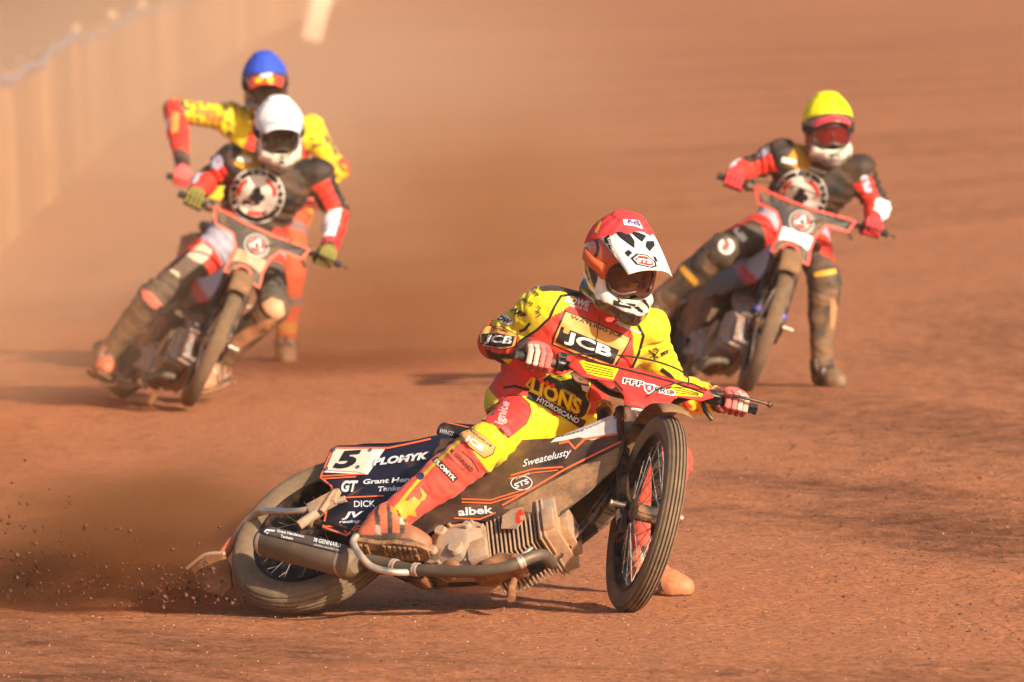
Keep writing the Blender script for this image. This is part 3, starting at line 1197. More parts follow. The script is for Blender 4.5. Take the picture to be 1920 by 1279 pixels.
    # foot rest hook and lower peg
    hk = smooth_path([(.352, -.235, .115), (.352, -.24, .085), (.372, -.24, .055), (.41, -.235, .015), (.46, -.215, -.018), (.54, -.18, -.015), (.60, -.11, .05)], 6)
    MB().tube(hk, .0125, 12).build('foot_rest', m_chrome, B)
    MB().tube([(.905, -.03, .06), (.925, -.05, -.0), (.945, -.055, -.046)], [.012, .016, .015], 12).build('lower_peg', m_mud, B)
    # dirt deflector behind the rear wheel
    rd = smooth_path([(.13, -.11, .405), (.03, -.12, .362), (-.06, -.115, .352), (-.20, -.09, .385), (-.29, -.05, .395), (-.355, -.01, .345), (-.385, .01, .285)], 8)
    df = MB().tube(rd, .0125, 12).build('deflector_arm', m_chrome, B)
    MB().tube([(-.362, -.004, .330), (-.405, .01, .225)], [.019, .021], 12).build('arm_sleeve', spec.get('sleeve', mat('red sleeve', (.55, .12, .06), .7, dust=.5, dscale=16)), df)
    MB().box((.05, -.12, .375), (.05, .014, .028), rot_axis((0, 1, 0), R(-35))).tube([(.070, -.13, .33), (.090, -.13, .425)], .012, 10).tube([(.06, -.115, .36), (.0, -.13, .27)], .018, 10).box((.095, -.125, .405), (.012, .012, .028)).build('arm_bracket', m_alu, df, bevel=.004)
    fl = MB()
    FL = [(-.512, .212), (-.43, .238), (-.345, .238), (-.318, .205), (-.300, .135), (-.335, .108), (-.40, .118), (-.47, .16)]
    v2, f2 = fine(FL, [tuple(range(len(FL)))], .022)
    fl.add([(a, .03 - .5 * (b_ - .15) - .025 * math.sin((a + .5) * 12), b_) for a, b_ in v2], f2)
    o = fl.build('deflector_flap', m_mud, df)
    thick(o, .012, (0, -1, -.3))
    lip = smooth_path([(a, .03 - .5 * (b_ - .15) - .025 * math.sin((a + .5) * 12), b_ + .004) for a, b_ in FL[:3]], 6)
    MB().tube(lip, .008, 8).build('flap_edge', mat('pale rubber edge', (.50, .33, .20), .8, dust=.3, dscale=20), df)
    # fork
    fo = bpy.data.objects.new('front_fork', None)
    COL.objects.link(fo)
    fo.parent = B
    for y in (-.064, .064):
        MB().tube([fk(y, .52, .012), fk(y, .30, .005), fk(y, .29, .005), fk(y, -.02, -.02)], [.019, .019, .022, .022], 16).map(st).build('fork_leg', m_blackmetal, fo)
        MB().tube([fk(y, .0, -.075), fk(y, .17, -.045)], [.011, .011], 10).tube([fk(y, -.03, -.085), fk(y, -.05, -.03), fk(y * 1.02, .0, .035)], [.016, .016, .014], 10).tube([fk(y, .0, .035), fk(y * 1.25, .0, .04)], .016, 12).map(st).build('leading_link', m_blackmetal, fo)
        MB().tube([fk(y, .03, -.02), fk(y, -.015, -.022)], .0245, 16).map(st).build('fork_boot', m_chrome if y < 0 else m_blackmetal, fo)
        MB().tube([fk(y, .06, -.010), fk(y, .085, -.009)], .0255, 14).map(st).build('fork_collar', spec.get('collar', m_blackmetal), fo)
    MB().tube([fk(-.13, .0, .04), fk(.13, .0, .04)], .010, 10).map(st).build('front_axle', m_chrome, fo)
    cl_ = MB()
    for a in (.39, .50):
        cl_.prism(rrect(.17, .075, .03), lambda u, v_, t: fk(u, a + t, v_ - .01), -.012, .012)
    cl_.map(st).build('fork_clamp', m_blackmetal, fo, bevel=.003)
    # front mudguard
    mv, na, nb = [], 12, 7
    for i in range(na):
        a_ = R(42 + 105 * i / (na - 1))
        for j in range(nb):
            b_ = -1 + 2 * j / (nb - 1)
            r_ = RF + .045 - .012 * b_ * b_
            mv.append((WB - .01 + r_ * math.cos(a_), b_ * .055, RF + r_ * math.sin(a_)))
    o = put('front_mudguard', pymesh('front_mudguard', st(mv), [(i * nb + j, i * nb + j + 1, (i + 1) * nb + j + 1, (i + 1) * nb + j) for i in range(na - 1) for j in range(nb - 1)]), mat('muddy guard', (.10, .055, .03), .8, dust=.75, dscale=6, dcol=(.25, .13, .06)), fo)
    thick(o, .003, st(Q0 + np.array([0, 0, 1])) - st(Q0))
    # handlebar
    def bar(y):
        ay = abs(y)
        k = min(1, max(0, (ay - .08) / .16))
        k = k * k * (3 - 2 * k)
        return np.array([1.075 - .025 * k - .02 * max(0, ay - .28), y, .905 + .08 * k])
    hb = MB().tube([bar(y) for y in np.linspace(-.44, .44, 45)], .011, 14).map(st).build('handlebar', m_blackmetal, B)
    MB().tube([bar(-.21), bar(.21)], .007, 10).map(st).build('crossbar', m_blackmetal, hb)
    for sy in (-1, 1):
        gp = MB()
        gl = [bar(sy * y) for y in np.linspace(.295, .435, 22)]
        gp.tube(gl, [.0165 + (.0012 if i % 2 else 0) for i in range(22)], 14)
        gp.tube([bar(sy * .435), bar(sy * .443)], .019, 14)
        gp.map(st).build('grip', m_rubber, hb)
    # throttle drum (right) and clutch perch with ball-ended lever (left)
    MB().tube([bar(-.292), bar(-.262)], .025, 16).tube([bar(-.262), bar(-.245)], .018, 14).box(bar(-.275) + np.array([.0, 0, .026]), (.016, .016, .014)).tube([bar(-.292), bar(-.286)], .030, 16).map(st).build('throttle', m_blackmetal, hb, bevel=.002)
    pc = MB().tube([bar(.262), bar(.30)], .020, 16).box(bar(.275) + np.array([.028, 0, .0]), (.02, .02, .012)).tube([bar(.262), bar(.225)], .015, 12).tube([bar(.245) + np.array([0, 0, -.01]), bar(.255) + np.array([.01, 0, -.055]), bar(.285) + np.array([.01, 0, -.085])], .009, 8).map(st).build('clutch_perch', m_blackmetal, hb, bevel=.002)
    lv = smooth_path([bar(.275) + np.array([.045, 0, .0]), bar(.33) + np.array([.062, 0, -.002]), bar(.40) + np.array([.072, 0, -.004]), bar(.44) + np.array([.068, .03, -.004])], 6)
    MB().tube(lv, .0055, 10).sphere(lv[-1], .0115, 8).map(st).build('clutch_lever', m_blackmetal, hb)
    # cables
    cb = MB()
    cb.tube(smooth_path([bar(-.275) + np.array([.02, 0, .03]), fk(-.1, .74, .06), fk(.06, .72, .09), fk(.16, .66, .10), fk(.13, .60, .03), fk(.02, .5, -.05)], 8), .0032, 6)
    cb.tube(smooth_path([bar(.262) + np.array([.04, 0, .0]), fk(.15, .605, .125), fk(.06, .56, .125), fk(.0, .50, .118)], 8), .0032, 6)
    cb.map(st).build('cable', m_rubber, hb)
    # front plate
    plate = spec['plate_outline']
    def pf(u, v_, t):
        return fk(u, v_, .098 + t - .55 * u * u - .02 * max(0, .5 - v_))
    v2, f2 = fine(plate, [tuple(range(len(plate)))], .03)
    o = put('front_plate', pymesh('front_plate', st([pf(a, b_, 0) for a, b_ in v2]), f2), spec['plate'], B)
    nout = st(pf(0, .5, .1)) - st(pf(0, .5, 0))
    thick(o, .005, nout)
    P['plate'] = o
    P['pf'] = lambda u, v_, t: st(pf(u, v_, t))
    P['st'], P['fk'], P['bar'] = st, fk, bar
    if 'stem' in spec:
        so_, ms = spec['stem']
        v2, f2 = fine(so_, [tuple(range(len(so_)))], .03)
        o = put('fork_plate', pymesh('fork_plate', st([pf(a, b_, .004) for a, b_ in v2]), f2), ms, B)
        thick(o, .003, nout)
        P['stem'] = o
    return B, P

# ------------------------------------------------------------------ riders
YEL, RED, BLK, ORG, WHT = (.86, .66, .0), (.75, .028, .017), (.014, .013, .013), (.80, .30, .06), (.80, .78, .74)
CORAL = (.80, .10, .07)
m_suit = mat('race suit', attr=True, rough=.66, dust=.16, dscale=5, dsoft=.5, bump=.35, bscale=60, sheen=.1)
m_suit_dirty = mat('muddy race suit', attr=True, rough=.7, dust=.13, dscale=6, dsoft=.5, bump=.15, bscale=200)
m_helm = mat('helmet shell', attr=True, rough=.22, dust=.10, dscale=9, coat=.6)
m_cloth = mat('helmet cover cloth', attr=True, rough=.75, bump=.2, bscale=200)
m_glove = mat('glove', attr=True, rough=.75, dust=.12, dscale=20, bump=.2, bscale=160)
m_boot = mat('muddy boot', attr=True, rough=.6, dust=.24, dscale=18, dsoft=.3, bump=.5, bscale=70)
m_sole = mat('boot sole', (.10, .06, .035), .9, dust=.5, dscale=30, bump=.8, bscale=120)
m_lens_r = mat('smoked red lens', (.09, .018, .012), .05, spec=.7, alpha=.66)
m_lens_k = mat('dark lens', (.02, .018, .012), .06, spec=.7, alpha=.85)
m_face = mat('skin', (.55, .30, .20), .6)
pk = lambda n, c, r=.6, **k: mat(n, c, r, **k)
m_white, m_black = mat('white print', (.80, .78, .74), .55, dust=.06, dscale=14), mat('black print', (.013, .012, .012), .55, dust=.06, dscale=14)
m_gold_p, m_red_p, m_yel_p = mat('gold print', (.80, .33, .075), .6, dust=.08, dscale=14), mat('red print', RED, .6, dust=.06, dscale=14), mat('yellow print', YEL, .6, dust=.06, dscale=14)
m_orange = mat('neon orange trim', (.95, .16, .05), .5, dust=.15, dscale=14)
m_blue_p = mat('blue print', (.03, .07, .30), .6)
m_cream_p = mat('cream print', (.78, .62, .46), .6, dust=.2, dscale=14)
m_brown_p = mat('brown print', (.20, .07, .03), .6)

def sstep(x, a, b_):
    t = np.clip((x - a) / (b_ - a), 0, 1)
    return t * t * (3 - 2 * t)

SEGS = [('uaR', 'shR', 'elR'), ('faR', 'elR', 'wrR'), ('uaL', 'shL', 'elL'), ('faL', 'elL', 'wrL'), ('thR', 'hipR', 'knR'), ('snR', 'knR', 'anR'), ('thL', 'hipL', 'knL'), ('snL', 'knL', 'anL')]

def frame_from(fwd, up):
    x = unit(fwd)
    z = np.asarray(up, float)
    z = unit(z - x * (z @ x))
    return np.stack([x, np.cross(z, x), z], -1)     # columns forward, left, up

def hand(J, G, A, back, side, e, base, cols):
    """closed glove on a grip: G grip centre, A outward along the bar, back towards the forearm"""
    e1 = unit(A)
    e2 = np.asarray(back, float)
    e2 = unit(e2 - e1 * (e2 @ e1))
    e3 = np.cross(e1, e2)
    if e3[2] < 0:
        e3 = -e3
    P = lambda a, b_, c: G + e1 * a + e2 * b_ + e3 * c
    q = SDF(.0035, .010)
    wr = P(0, .088, .012)
    ids = []
    q.cone(wr, P(.012, .03, .034), .030, .022, .02).cone(wr, P(-.012, .03, .034), .030, .022, .02)
    q.cone(P(-.026, .022, .034), P(.028, .018, .034), .019, .017, .02)
    fing = [(-.033, .0112), (-.011, .0118), (.011, .0114), (.032, .0098)]
    for i, (s, r_) in enumerate(fing):
        ln = (1.0, 1.06, 1.0, .86)[i]
        q.chain([P(s, .012, .037), P(s * 1.04, -.030 * ln, .026), P(s * 1.02, -.036 * ln, -.014), P(s, -.012, -.031)], [r_ * 1.15, r_ * 1.08, r_, r_ * .9], .004)
    q.chain([P(-.030, .05, .012), P(-.048, .030, -.006), P(-.050, .0, -.026), P(-.046, -.018, -.030)], [.017, .0145, .012, .0105], .006)
    v, f = q.mesh()
    l = (v - G) @ np.stack([e1, e2, e3], -1)
    c = np.tile(np.array(cols[0], np.float32), (len(v), 1))
    fz = l[:, 1] < .004
    for i, (s, r_) in enumerate(fing):
        k = fz & (np.abs(l[:, 0] - s) < .0125)
        c[k] = cols[1][i]
    gap = fz & (np.min(np.abs(l[:, 0][:, None] - np.array([-.022, 0, .0215])[None]), 1) < .0022)
    c[gap] = BLK  # shading between the fingers painted in as black lines
    c[(l[:, 1] > .062)] = BLK
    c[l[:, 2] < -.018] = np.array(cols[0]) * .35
    put('glove', pymesh('glove', v - base, f, True, c), m_glove, e)
    return wr

def boot(ankle, shin_up, fwd, down, e, base, top, toe, L=.27, mt=None):
    fr = frame_from(fwd, -np.asarray(down, float))
    P = lambda a, b_, c: ankle + fr @ np.array([a, b_, c])
    q = SDF(.006, .03)
    up = unit(shin_up)
    q.chain([ankle + up * .07, ankle + up * .03, P(.0, 0, -.02)], [.046, .050, .050])
    q.chain([P(-.035, 0, -.055), P(.06, 0, -.055), P(.14, .0, -.066), P(L - .10, 0, -.068)], [.038, .044, .042, .034], .03)
    q.cone(P(0, 0, 0), P(.09, 0, -.045), .050, .042)
    q.cone(P(.09, .018, -.066), P(.13, .016, -.068), .036, .034).cone(P(.09, -.018, -.066), P(.13, -.016, -.068), .036, .034)
    q.plane(P(0, 0, -.098), -fr[:, 2])
    v, f = q.mesh()
    n_ = vnormals(v, f)
    l = (v - ankle) @ fr
    v = v + n_ * (.0025 * np.sin(l[:, 2] * 260 + 3 * vnoise(v * 20)) * np.exp(-((l[:, 2]) / .05) ** 2))[:, None]
    c = np.tile(np.array(top, np.float32), (len(v), 1))
    c[l[:, 2] < -.075] = (.10, .065, .045)
    c[(l[:, 0] > .11) & (l[:, 2] > -.09)] = toe
    for sx in (-.005, .040, .085):
        k = (np.abs(l[:, 0] + .35 * l[:, 2] - sx) < .009) & (l[:, 2] > -.078)
        c[k] = (.045, .03, .026)
        k = k & (np.abs(np.abs(l[:, 1]) - .042) < .010)
        c[k] = (.45, .40, .34)
    B = put('boot', pymesh('boot', v - base, f, True, c), mt or m_boot, e)
    out = []
    for t in np.linspace(0, 1, 15):
        x = -.078 + (L + .018) * t
        w = .036 + .012 * math.sin(t * math.pi * 1.0) - .014 * math.exp(-((t - .38) / .13) ** 2)
        if t < .06 or t > .94:
            w *= .62
        out.append((x, w))
    poly = out + [(x, -w) for x, w in out[::-1]]
    mb = MB().prism(poly, lambda a, b_, t: P(a, b_, -.096 - t), 0, .018)
    for t in range(7):                       # lugs
        x = .05 + t * .019
        mb.box(P(x, .017, -.116), (.006, .014, .005), fr).box(P(x, -.017, -.116), (.006, .014, .005), fr)
    for t in range(3):
        mb.box(P(-.06 + t * .022, 0, -.116), (.006, .026, .005), fr)
    mb.map(lambda z: z - base)
    mb.build('sole', m_sole, B, bevel=.002, seg=1)

def helmet(c, fwd, up, e, base, sp):
    fr = frame_from(fwd, up)
    P = lambda a, b_, z: c + fr @ np.array([a, b_, z])
    def shell(off, inner=True):
        q = SDF(sp.get('h', .005), .035)
        q.ell(P(-.008, 0, .030), (.148 + off, .122 + off, .134 + off), fr)
        q.ell(P(.005, 0, -.050), (.125 + off, .114 + off, .115 + off), fr)
        for s in (-1, 1):
            q.chain([P(-.03, s * .092, -.105), P(.070, s * .078, -.118), P(.140, s * .034, -.134)], [.028 + off, .025 + off, .022 + off], .025)
            q.chain([P(.02, s * .100, -.065), P(.10, s * .078, -.094), P(.162, s * .032, -.108)], [.016, .017, .018], .02)
        q.chain([P(.162, .032, -.108), P(.184, 0, -.108), P(.162, -.032, -.108)], [.018, .021, .018], .02)
        q.chain([P(.140, .034, -.134), P(.160, 0, -.142), P(.140, -.034, -.134)], [.022, .025, .022], .025)
        return q
    q = shell(0)
    q.ell(P(.175, 0, -.018), (.150, .116, .080), fr, sub=True, k=.010)
    q.ell(P(.0, 0, -.03), (.118, .098, .128), fr, sub=True, k=.004)
    q.plane(P(0, 0, -.165), -fr[:, 2])
    q.plane(P(-.06, 0, -.150), fr @ np.array([-.5, 0, -1.0]))
    v, f = q.mesh()
    l = (v - c) @ fr
    H = put('helmet', pymesh('helmet', v - base, f, True, sp['paint'](l)), m_helm, e)
    # cloth cover over the crown
    q = shell(.004)
    q.ell(P(-.005, 0, .16), (.05, .04, .012), fr, k=.05)
    cz = sp.get('cover_cut', (.10, .082, .42))
    q.plane(P(cz[0], 0, cz[1]), fr @ np.array([cz[2], 0, -1.0]))
    v, f = q.mesh()
    l = (v - c) @ fr
    pleat = .0025 * np.cos(np.arctan2(l[:, 1], l[:, 0]) * 6) ** 2 * sstep(l[:, 2], .05, .13)
    v = v + vnormals(v, f) * pleat[:, None]
    cc = np.tile(np.array(sp['cover'], np.float32), (len(v), 1))
    if 'coverpaint' in sp:
        cc = sp['coverpaint'](l, cc)
    put('helmet_cover', pymesh('helmet_cover', v - base, f, True, cc), m_cloth, H)
    # peak
    nu, nv = 17, 11
    pv = []
    for i in range(nu):
        a = -1 + 2 * i / (nu - 1)
        for j in range(nv):
            t = j / (nv - 1)
            pr_ = sp.get('peak_root', (.085, .098, .052))
            w = .112 - .024 * t ** 1.3
            x = pr_[0] + sp.get('peak_len', .150) * t - .060 * a * a * (1 - .55 * t)
            z = pr_[1] - pr_[2] * t ** 1.3 - .056 * abs(a) ** 2.4 * (1 - .45 * t) + .006 * math.cos(a * 9) * (1 - t) * .6
            pv.append(P(x, a * w, z) - base)
    pf_ = [(i * nv + j, (i + 1) * nv + j, (i + 1) * nv + j + 1, i * nv + j + 1) for i in range(nu - 1) for j in range(nv - 1)]
    pk_ = put('peak', pymesh('peak', pv, pf_), mat(sp['peak'][0], sp['peak'][1], .3, coat=.4, dust=.08, dscale=14), H)
    thick(pk_, .004, fr[:, 2])
    # goggles: frame and lens
    def gp(phi, z, r_):
        nose = .018 * math.exp(-(phi / .30) ** 2) if z < 0 else 0
        return P(.022 + r_ * math.cos(phi) * 1.0, r_ * .94 * math.sin(phi), -.022 + z + nose * (1 if z < 0 else 0))
    outl = []
    for i in range(40):
        a = 2 * math.pi * i / 40
        ca, sa = math.cos(a), math.sin(a)
        ph = .92 * math.copysign(abs(ca) ** .55, ca)
        z = .052 * math.copysign(abs(sa) ** .7, sa) + .002
        outl.append((ph, z))
    MB().tube([gp(p_, z, .116) - base for p_, z in outl], .009, 10, closed=True).build('goggle_frame', mat(*sp.get('gframe', ('goggle frame', (.05, .02, .018), .45))), H)
    gv, n1, n2 = [], 21, 9
    for i in range(n1):
        ph = -.88 + 1.76 * i / (n1 - 1)
        hz = .050 * (1 - abs(ph / .92) ** 5) ** .5
        for j in range(n2):
            gv.append(gp(ph, .002 + hz * (-1 + 2 * j / (n2 - 1)), .113) - base)
    put('lens', pymesh('lens', gv, [(i * n2 + j, i * n2 + j + 1, (i + 1) * n2 + j + 1, (i + 1) * n2 + j) for i in range(n1 - 1) for j in range(n2 - 1)]), sp.get('lens', m_lens_k), H)
    for s in (-1, 1):                         # strap
        st_ = MB()
        w_ = []
        for t in np.linspace(0, 1, 8):
            a_ = .95 + t * 1.0
            w_.append((a_, t))
        vs = []
        for a_, t in w_:
            rx_, ry_ = .155, .1285
            for z in (-.018, .022):
                vs.append(P(-.004 + rx_ * math.cos(a_) * (1 - .03 * (1 - t)), s * ry_ * math.sin(a_), .0 + z + .012 * t) - base)
        st_.add(vs, [(2 * i, 2 * i + 1, 2 * i + 3, 2 * i + 2) for i in range(7)])
        o = st_.build('goggle_strap', mat(*sp.get('strap', ('goggle strap', (.02, .02, .02), .8))), H)
        so = o.modifiers.new('s', 'SOLIDIFY')
        so.thickness = .003
    return H, pk_, fr

def rider(J, label, paint, sp):
    J = {k: np.array(v, float) for k, v in J.items()}
    base = np.array([J['pelvis'][0], J['pelvis'][1], 0])
    e = empty('person', matrix=Matrix.Translation(base), label=label, cat='person', group='speedway riders in the race')
    up = unit(J['neck'] - J['pelvis'])
    lat = unit(J['shL'] - J['shR'])
    lat = unit(lat - up * (lat @ up))
    fac = np.cross(lat, up)
    barR, barL = sp['bars']          # (grip centre, outward axis)
    J['wrR'] = hand(J, barR[0], barR[1], J['elR'] - barR[0], -1, e, base, sp['glove'])
    J['wrL'] = hand(J, barL[0], barL[1], J['elL'] - barL[0], 1, e, base, sp['glove'])
    pe, ne = J['pelvis'], J['neck']
    T = np.linalg.norm(ne - pe)
    q = SDF(sp.get('h', .0055), .045)
    wst = pe + up * T * .38 - fac * .015
    che = pe + up * T * .76
    for s in (-.088, 0, .088):
        q.cone(pe + lat * s * .9, wst + lat * s * .82, .108, .098, .06)
        q.cone(wst + lat * s * .82, che + lat * s * 1.12, .098, .108, .06)
    q.cone(J['hipR'], J['hipL'], .10, .10, .06)
    q.cone(che + lat * .08 + fac * .02, ne - up * .03, .10, .06, .05).cone(che - lat * .08 + fac * .02, ne - up * .03, .10, .06, .05)
    for s, sh in ((-1, 'shR'), (1, 'shL')):
        q.cone(ne - up * .035 - fac * .01, J[sh], .062, .074, .05)
        q.cone(che + lat * s * .10, J[sh], .09, .07, .05)
    th = sp.get('thick', 1.0)
    for nm, rs in (('R', 1), ('L', 1)):
        q.cone(J['sh' + nm], J['el' + nm], .073 * th, .060 * th, .03)
        mid = J['el' + nm] * .6 + J['wr' + nm] * .4
        q.chain([J['el' + nm], mid, J['wr' + nm]], [.060 * th, .057 * th, .037 * th], .02)
        hp, kn, an = J['hip' + nm], J['kn' + nm], J['an' + nm]
        q.cone(hp, kn, .104 * th, .072 * th, .04)
        ax_ = unit(an - kn)
        fd = (kn - hp)
        fd = unit(fd - ax_ * (fd @ ax_))
        q.cone(kn + fd * .010, kn + ax_ * .10 + fd * .008, .070 * th, .068 * th, .03)
        calf = kn * .6 + an * .4 - fd * .012
        q.chain([kn, calf, an + (an - kn) * .0], [.071 * th, .069 * th, .053 * th], .03)
    hd = J['head']
    hfr = frame_from(sp['look'], sp['look_up'])
    q.cone(ne - up * .02, hd - hfr[:, 2] * .06, .058, .058, .03)
    q.ell(hd - hfr[:, 2] * .02 + hfr[:, 0] * .006, (.092, .075, .112), hfr, k=.02)
    q.cone(hd + hfr @ np.array([.088, 0, .0]), hd + hfr @ np.array([.108, 0, -.035]), .009, .014, .012)
    v, f = q.mesh()
    nr = vnormals(v, f)
    # which limb each point belongs to
    best = np.full(len(v), 9.0)
    seg = np.zeros(len(v), int)
    tt = np.zeros(len(v))
    ang = np.zeros(len(v))
    tv_ = (v - pe) @ up
    tu = (v - pe) @ lat
    tf = (v - pe) @ fac
    tors = np.minimum.reduce([SDF._d(('c', pe + lat * s * .9, che + lat * s * 1.1, .11, .115), v) for s in (-.09, 0, .09)])
    best = tors - .006
    for i, (nm, a, b_) in enumerate(SEGS):
        A_, B_ = J[a], J[b_]
        rr = {'ua': .07, 'fa': .055, 'th': .095, 'sn': .072}[nm[:2]] * th
        d = SDF._d(('c', A_, B_, rr, rr * .8), v)
        ba = B_ - A_
        t = np.clip(((v - A_) @ ba) / (ba @ ba), 0, 1)
        ax_ = unit(ba)
        ref = unit(fac - ax_ * (fac @ ax_))
        rad = (v - A_) - t[:, None] * ba
        a_ = np.arctan2(rad @ np.cross(ax_, ref), rad @ ref)
        k = d < best
        best[k] = d[k]
        seg[k] = i + 1
        tt[k] = t[k]
        ang[k] = a_[k]
    dh = np.linalg.norm((v - hd), axis=1)
    seg[dh < .118] = 9
    # creases in the cloth
    w = np.zeros(len(v))
    for i, (nm, a, b_) in enumerate(SEGS):
        k = seg == i + 1
        lng = np.linalg.norm(J[b_] - J[a])
        s_ = tt * lng
        near = np.exp(-((lng - s_) / .09) ** 2) + .7 * np.exp(-(s_ / .10) ** 2) + .22
        ph = s_ * 2 * np.pi / .042 + 2.2 * np.sin(ang * 1.0 + i) + 4.0 * vnoise(v * 9 + i)
        soft = .45 if nm[:2] == 'sn' else 1.0
        w[k] += (near * .0050 * (np.sin(ph) + .5 * np.sin(ph * .53 + 1)) * soft)[k]
    k = seg == 0
    ph = tv_ * 2 * np.pi / .06 + 3 * vnoise(v * 8) + tu * 14
    w[k] += (.0055 * np.sin(ph) * (.30 + .9 * np.exp(-((tv_ - .16) / .09) ** 2)))[k]
    w += .0045 * fbm(v * 13, 3)
    w[seg == 9] = 0
    v = v + nr * w[:, None]
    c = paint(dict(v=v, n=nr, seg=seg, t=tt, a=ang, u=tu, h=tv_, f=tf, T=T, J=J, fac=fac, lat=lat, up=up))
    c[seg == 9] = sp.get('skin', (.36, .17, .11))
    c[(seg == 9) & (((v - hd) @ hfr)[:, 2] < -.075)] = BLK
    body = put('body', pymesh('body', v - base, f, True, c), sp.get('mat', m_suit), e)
    for nm in 'RL':
        bt = sp['boot' + nm]
        boot(J['an' + nm], J['kn' + nm] - J['an' + nm], bt[0], bt[1], e, base, bt[2], bt[3])
    H, pk_, fr = helmet(J['head'], sp['look'], sp['look_up'], e, base, sp['helmet'])
    # protective collar / zip flap pieces ride on the body
    return e, body, H, pk_, J

# ------------------------------------------------------------------ bikes in their places
QM = [-.81, 29.435, .014, .588, .801, -.822, .062]
QY = [0.7568, 42.7046, 0.0051, 1.3211, 0.4723, -0.2216, 0.0173]
QW = [-2.0241, 43.4191, 0.0156, 1.2892, 0.5513, -0.206, 0.0121]
QB = [-1.90, 47.3, 0.0, 1.35, .28, -.15, 0.0]
PLATE_M = [(-.25, .668), (-.10, .648), (.10, .648), (.25, .668), (.268, .64), (.215, .590), (.115, .562), (.082, .50), (.078, .43), (-.076, .43), (-.080, .50), (-.115, .562), (-.215, .575), (-.265, .63)]
STEM_M = [(-.083, .448), (.085, .448), (.070, .38), (.045, .345), (-.040, .335), (-.086, .305)]
arch = [(.052 * math.cos(R(a)), .35 + .062 * math.sin(R(a))) for a in np.linspace(0, 180, 9)]
PLATE_A = [(-.255, .668), (-.08, .635), (.08, .635), (.268, .668), (.245, .598), (.13, .575), (.098, .50), (.092, .42), (.105, .34)] + arch + [(-.09, .345), (-.080, .42), (-.083, .50), (-.12, .56), (-.215, .580)]
m_navy = mat('navy side cover', (.012, .013, .028), .4, dust=.12, dscale=7, coat=.15)
m_panel_m = mat('black muddy panel', (.013, .012, .013), .45, dust=.42, dscale=5, dcol=(.28, .14, .065), dsoft=.4)
m_tank_m = mat('white tank', (.62, .58, .56), .4, dust=.25, dscale=8)
m_plate_m = mat('red front plate', (.62, .035, .03), .5, dust=.15, dscale=9)
m_stem_m = mat('black fork plate', (.014, .013, .015), .5, dust=.25, dscale=10)
bikeM, PM = build_bike(QM, 'muddy dark blue motorcycle with orange trim and number 5, foremost on the track', dict(cover=m_navy, panel=m_panel_m, tank=m_tank_m, plate=m_plate_m, plate_outline=PLATE_M, stem=(STEM_M, m_stem_m)))
m_plate_k = mat('black front plate', (.022, .018, .016), .5, dust=.35, dscale=9)
m_lilac = mat('lilac side panel', (.32, .30, .38), .5, dust=.2, dscale=6)
m_redpanel = mat('red side panel', (.50, .03, .03), .5, dust=.25, dscale=6)
m_dirt_panel = mat('dusty black panel', (.03, .02, .016), .6, dust=.6, dscale=6)
m_vpanel = mat('painted panel', attr=True, rough=.5, dust=.25, dscale=7)
m_collar = mat('violet collar', (.12, .08, .35), .4)
bikeY, PY = build_bike(QY, 'motorcycle with black and red front plate ridden by the rider in the yellow helmet', dict(cover=m_dirt_panel, panel=m_vpanel, panel_outline=PANEL_SHORT, panel_top=((.34, .32, .40), (.02, .016, .014), (.45, .03, .03)), tank=m_lilac, plate=m_plate_k, plate_outline=PLATE_A, collar=m_collar, front_tyre=m_tyre_d, alloy=m_alu_clean))
m_plate_d = mat('dust covered plate', (.045, .032, .025), .6, dust=.36, dscale=9, dcol=(.30, .17, .09))
bikeW, PW = build_bike(QW, 'dust-caked motorcycle ridden by the rider in the white helmet', dict(cover=m_dirt_panel, panel=m_vpanel, panel_outline=PANEL_SHORT, panel_top=((.38, .34, .38), (.03, .02, .016), (.42, .03, .03)), tank=m_lilac, plate=m_plate_d, plate_outline=PLATE_A, front_tyre=m_tyre_d, alloy=m_alu_clean))  # dark lower panel colour stands in for the shadow beneath
m_yplate = mat('yellow front plate', (.70, .45, .02), .5, dust=.3, dscale=9)
bikeB, PB = build_bike(QB, 'yellow-plated motorcycle almost hidden behind the rider in the white helmet', dict(cover=m_dirt_panel, panel=m_dirt_panel, tank=m_dirt_panel, plate=m_yplate, plate_outline=PLATE_M, front_tyre=m_tyre_d))

def grip_world(B, P, s):
    M = B.matrix_world
    a, b_, c = [bw(M, P['st'](P['bar'](s * y))) for y in (.30, .362, .43)]
    return b_, unit(c - a)

def down_dir(B):
    return -np.array(B.matrix_world.to_3x3() @ Vector((0, 0, 1)))

def fwd_dir(B):
    return np.array(B.matrix_world.to_3x3() @ Vector((1, 0, 0)))

# ------------------------------------------------------------------ suit colours
def base_cols(d, c):
    return np.tile(np.array(c, np.float32), (len(d['v']), 1))

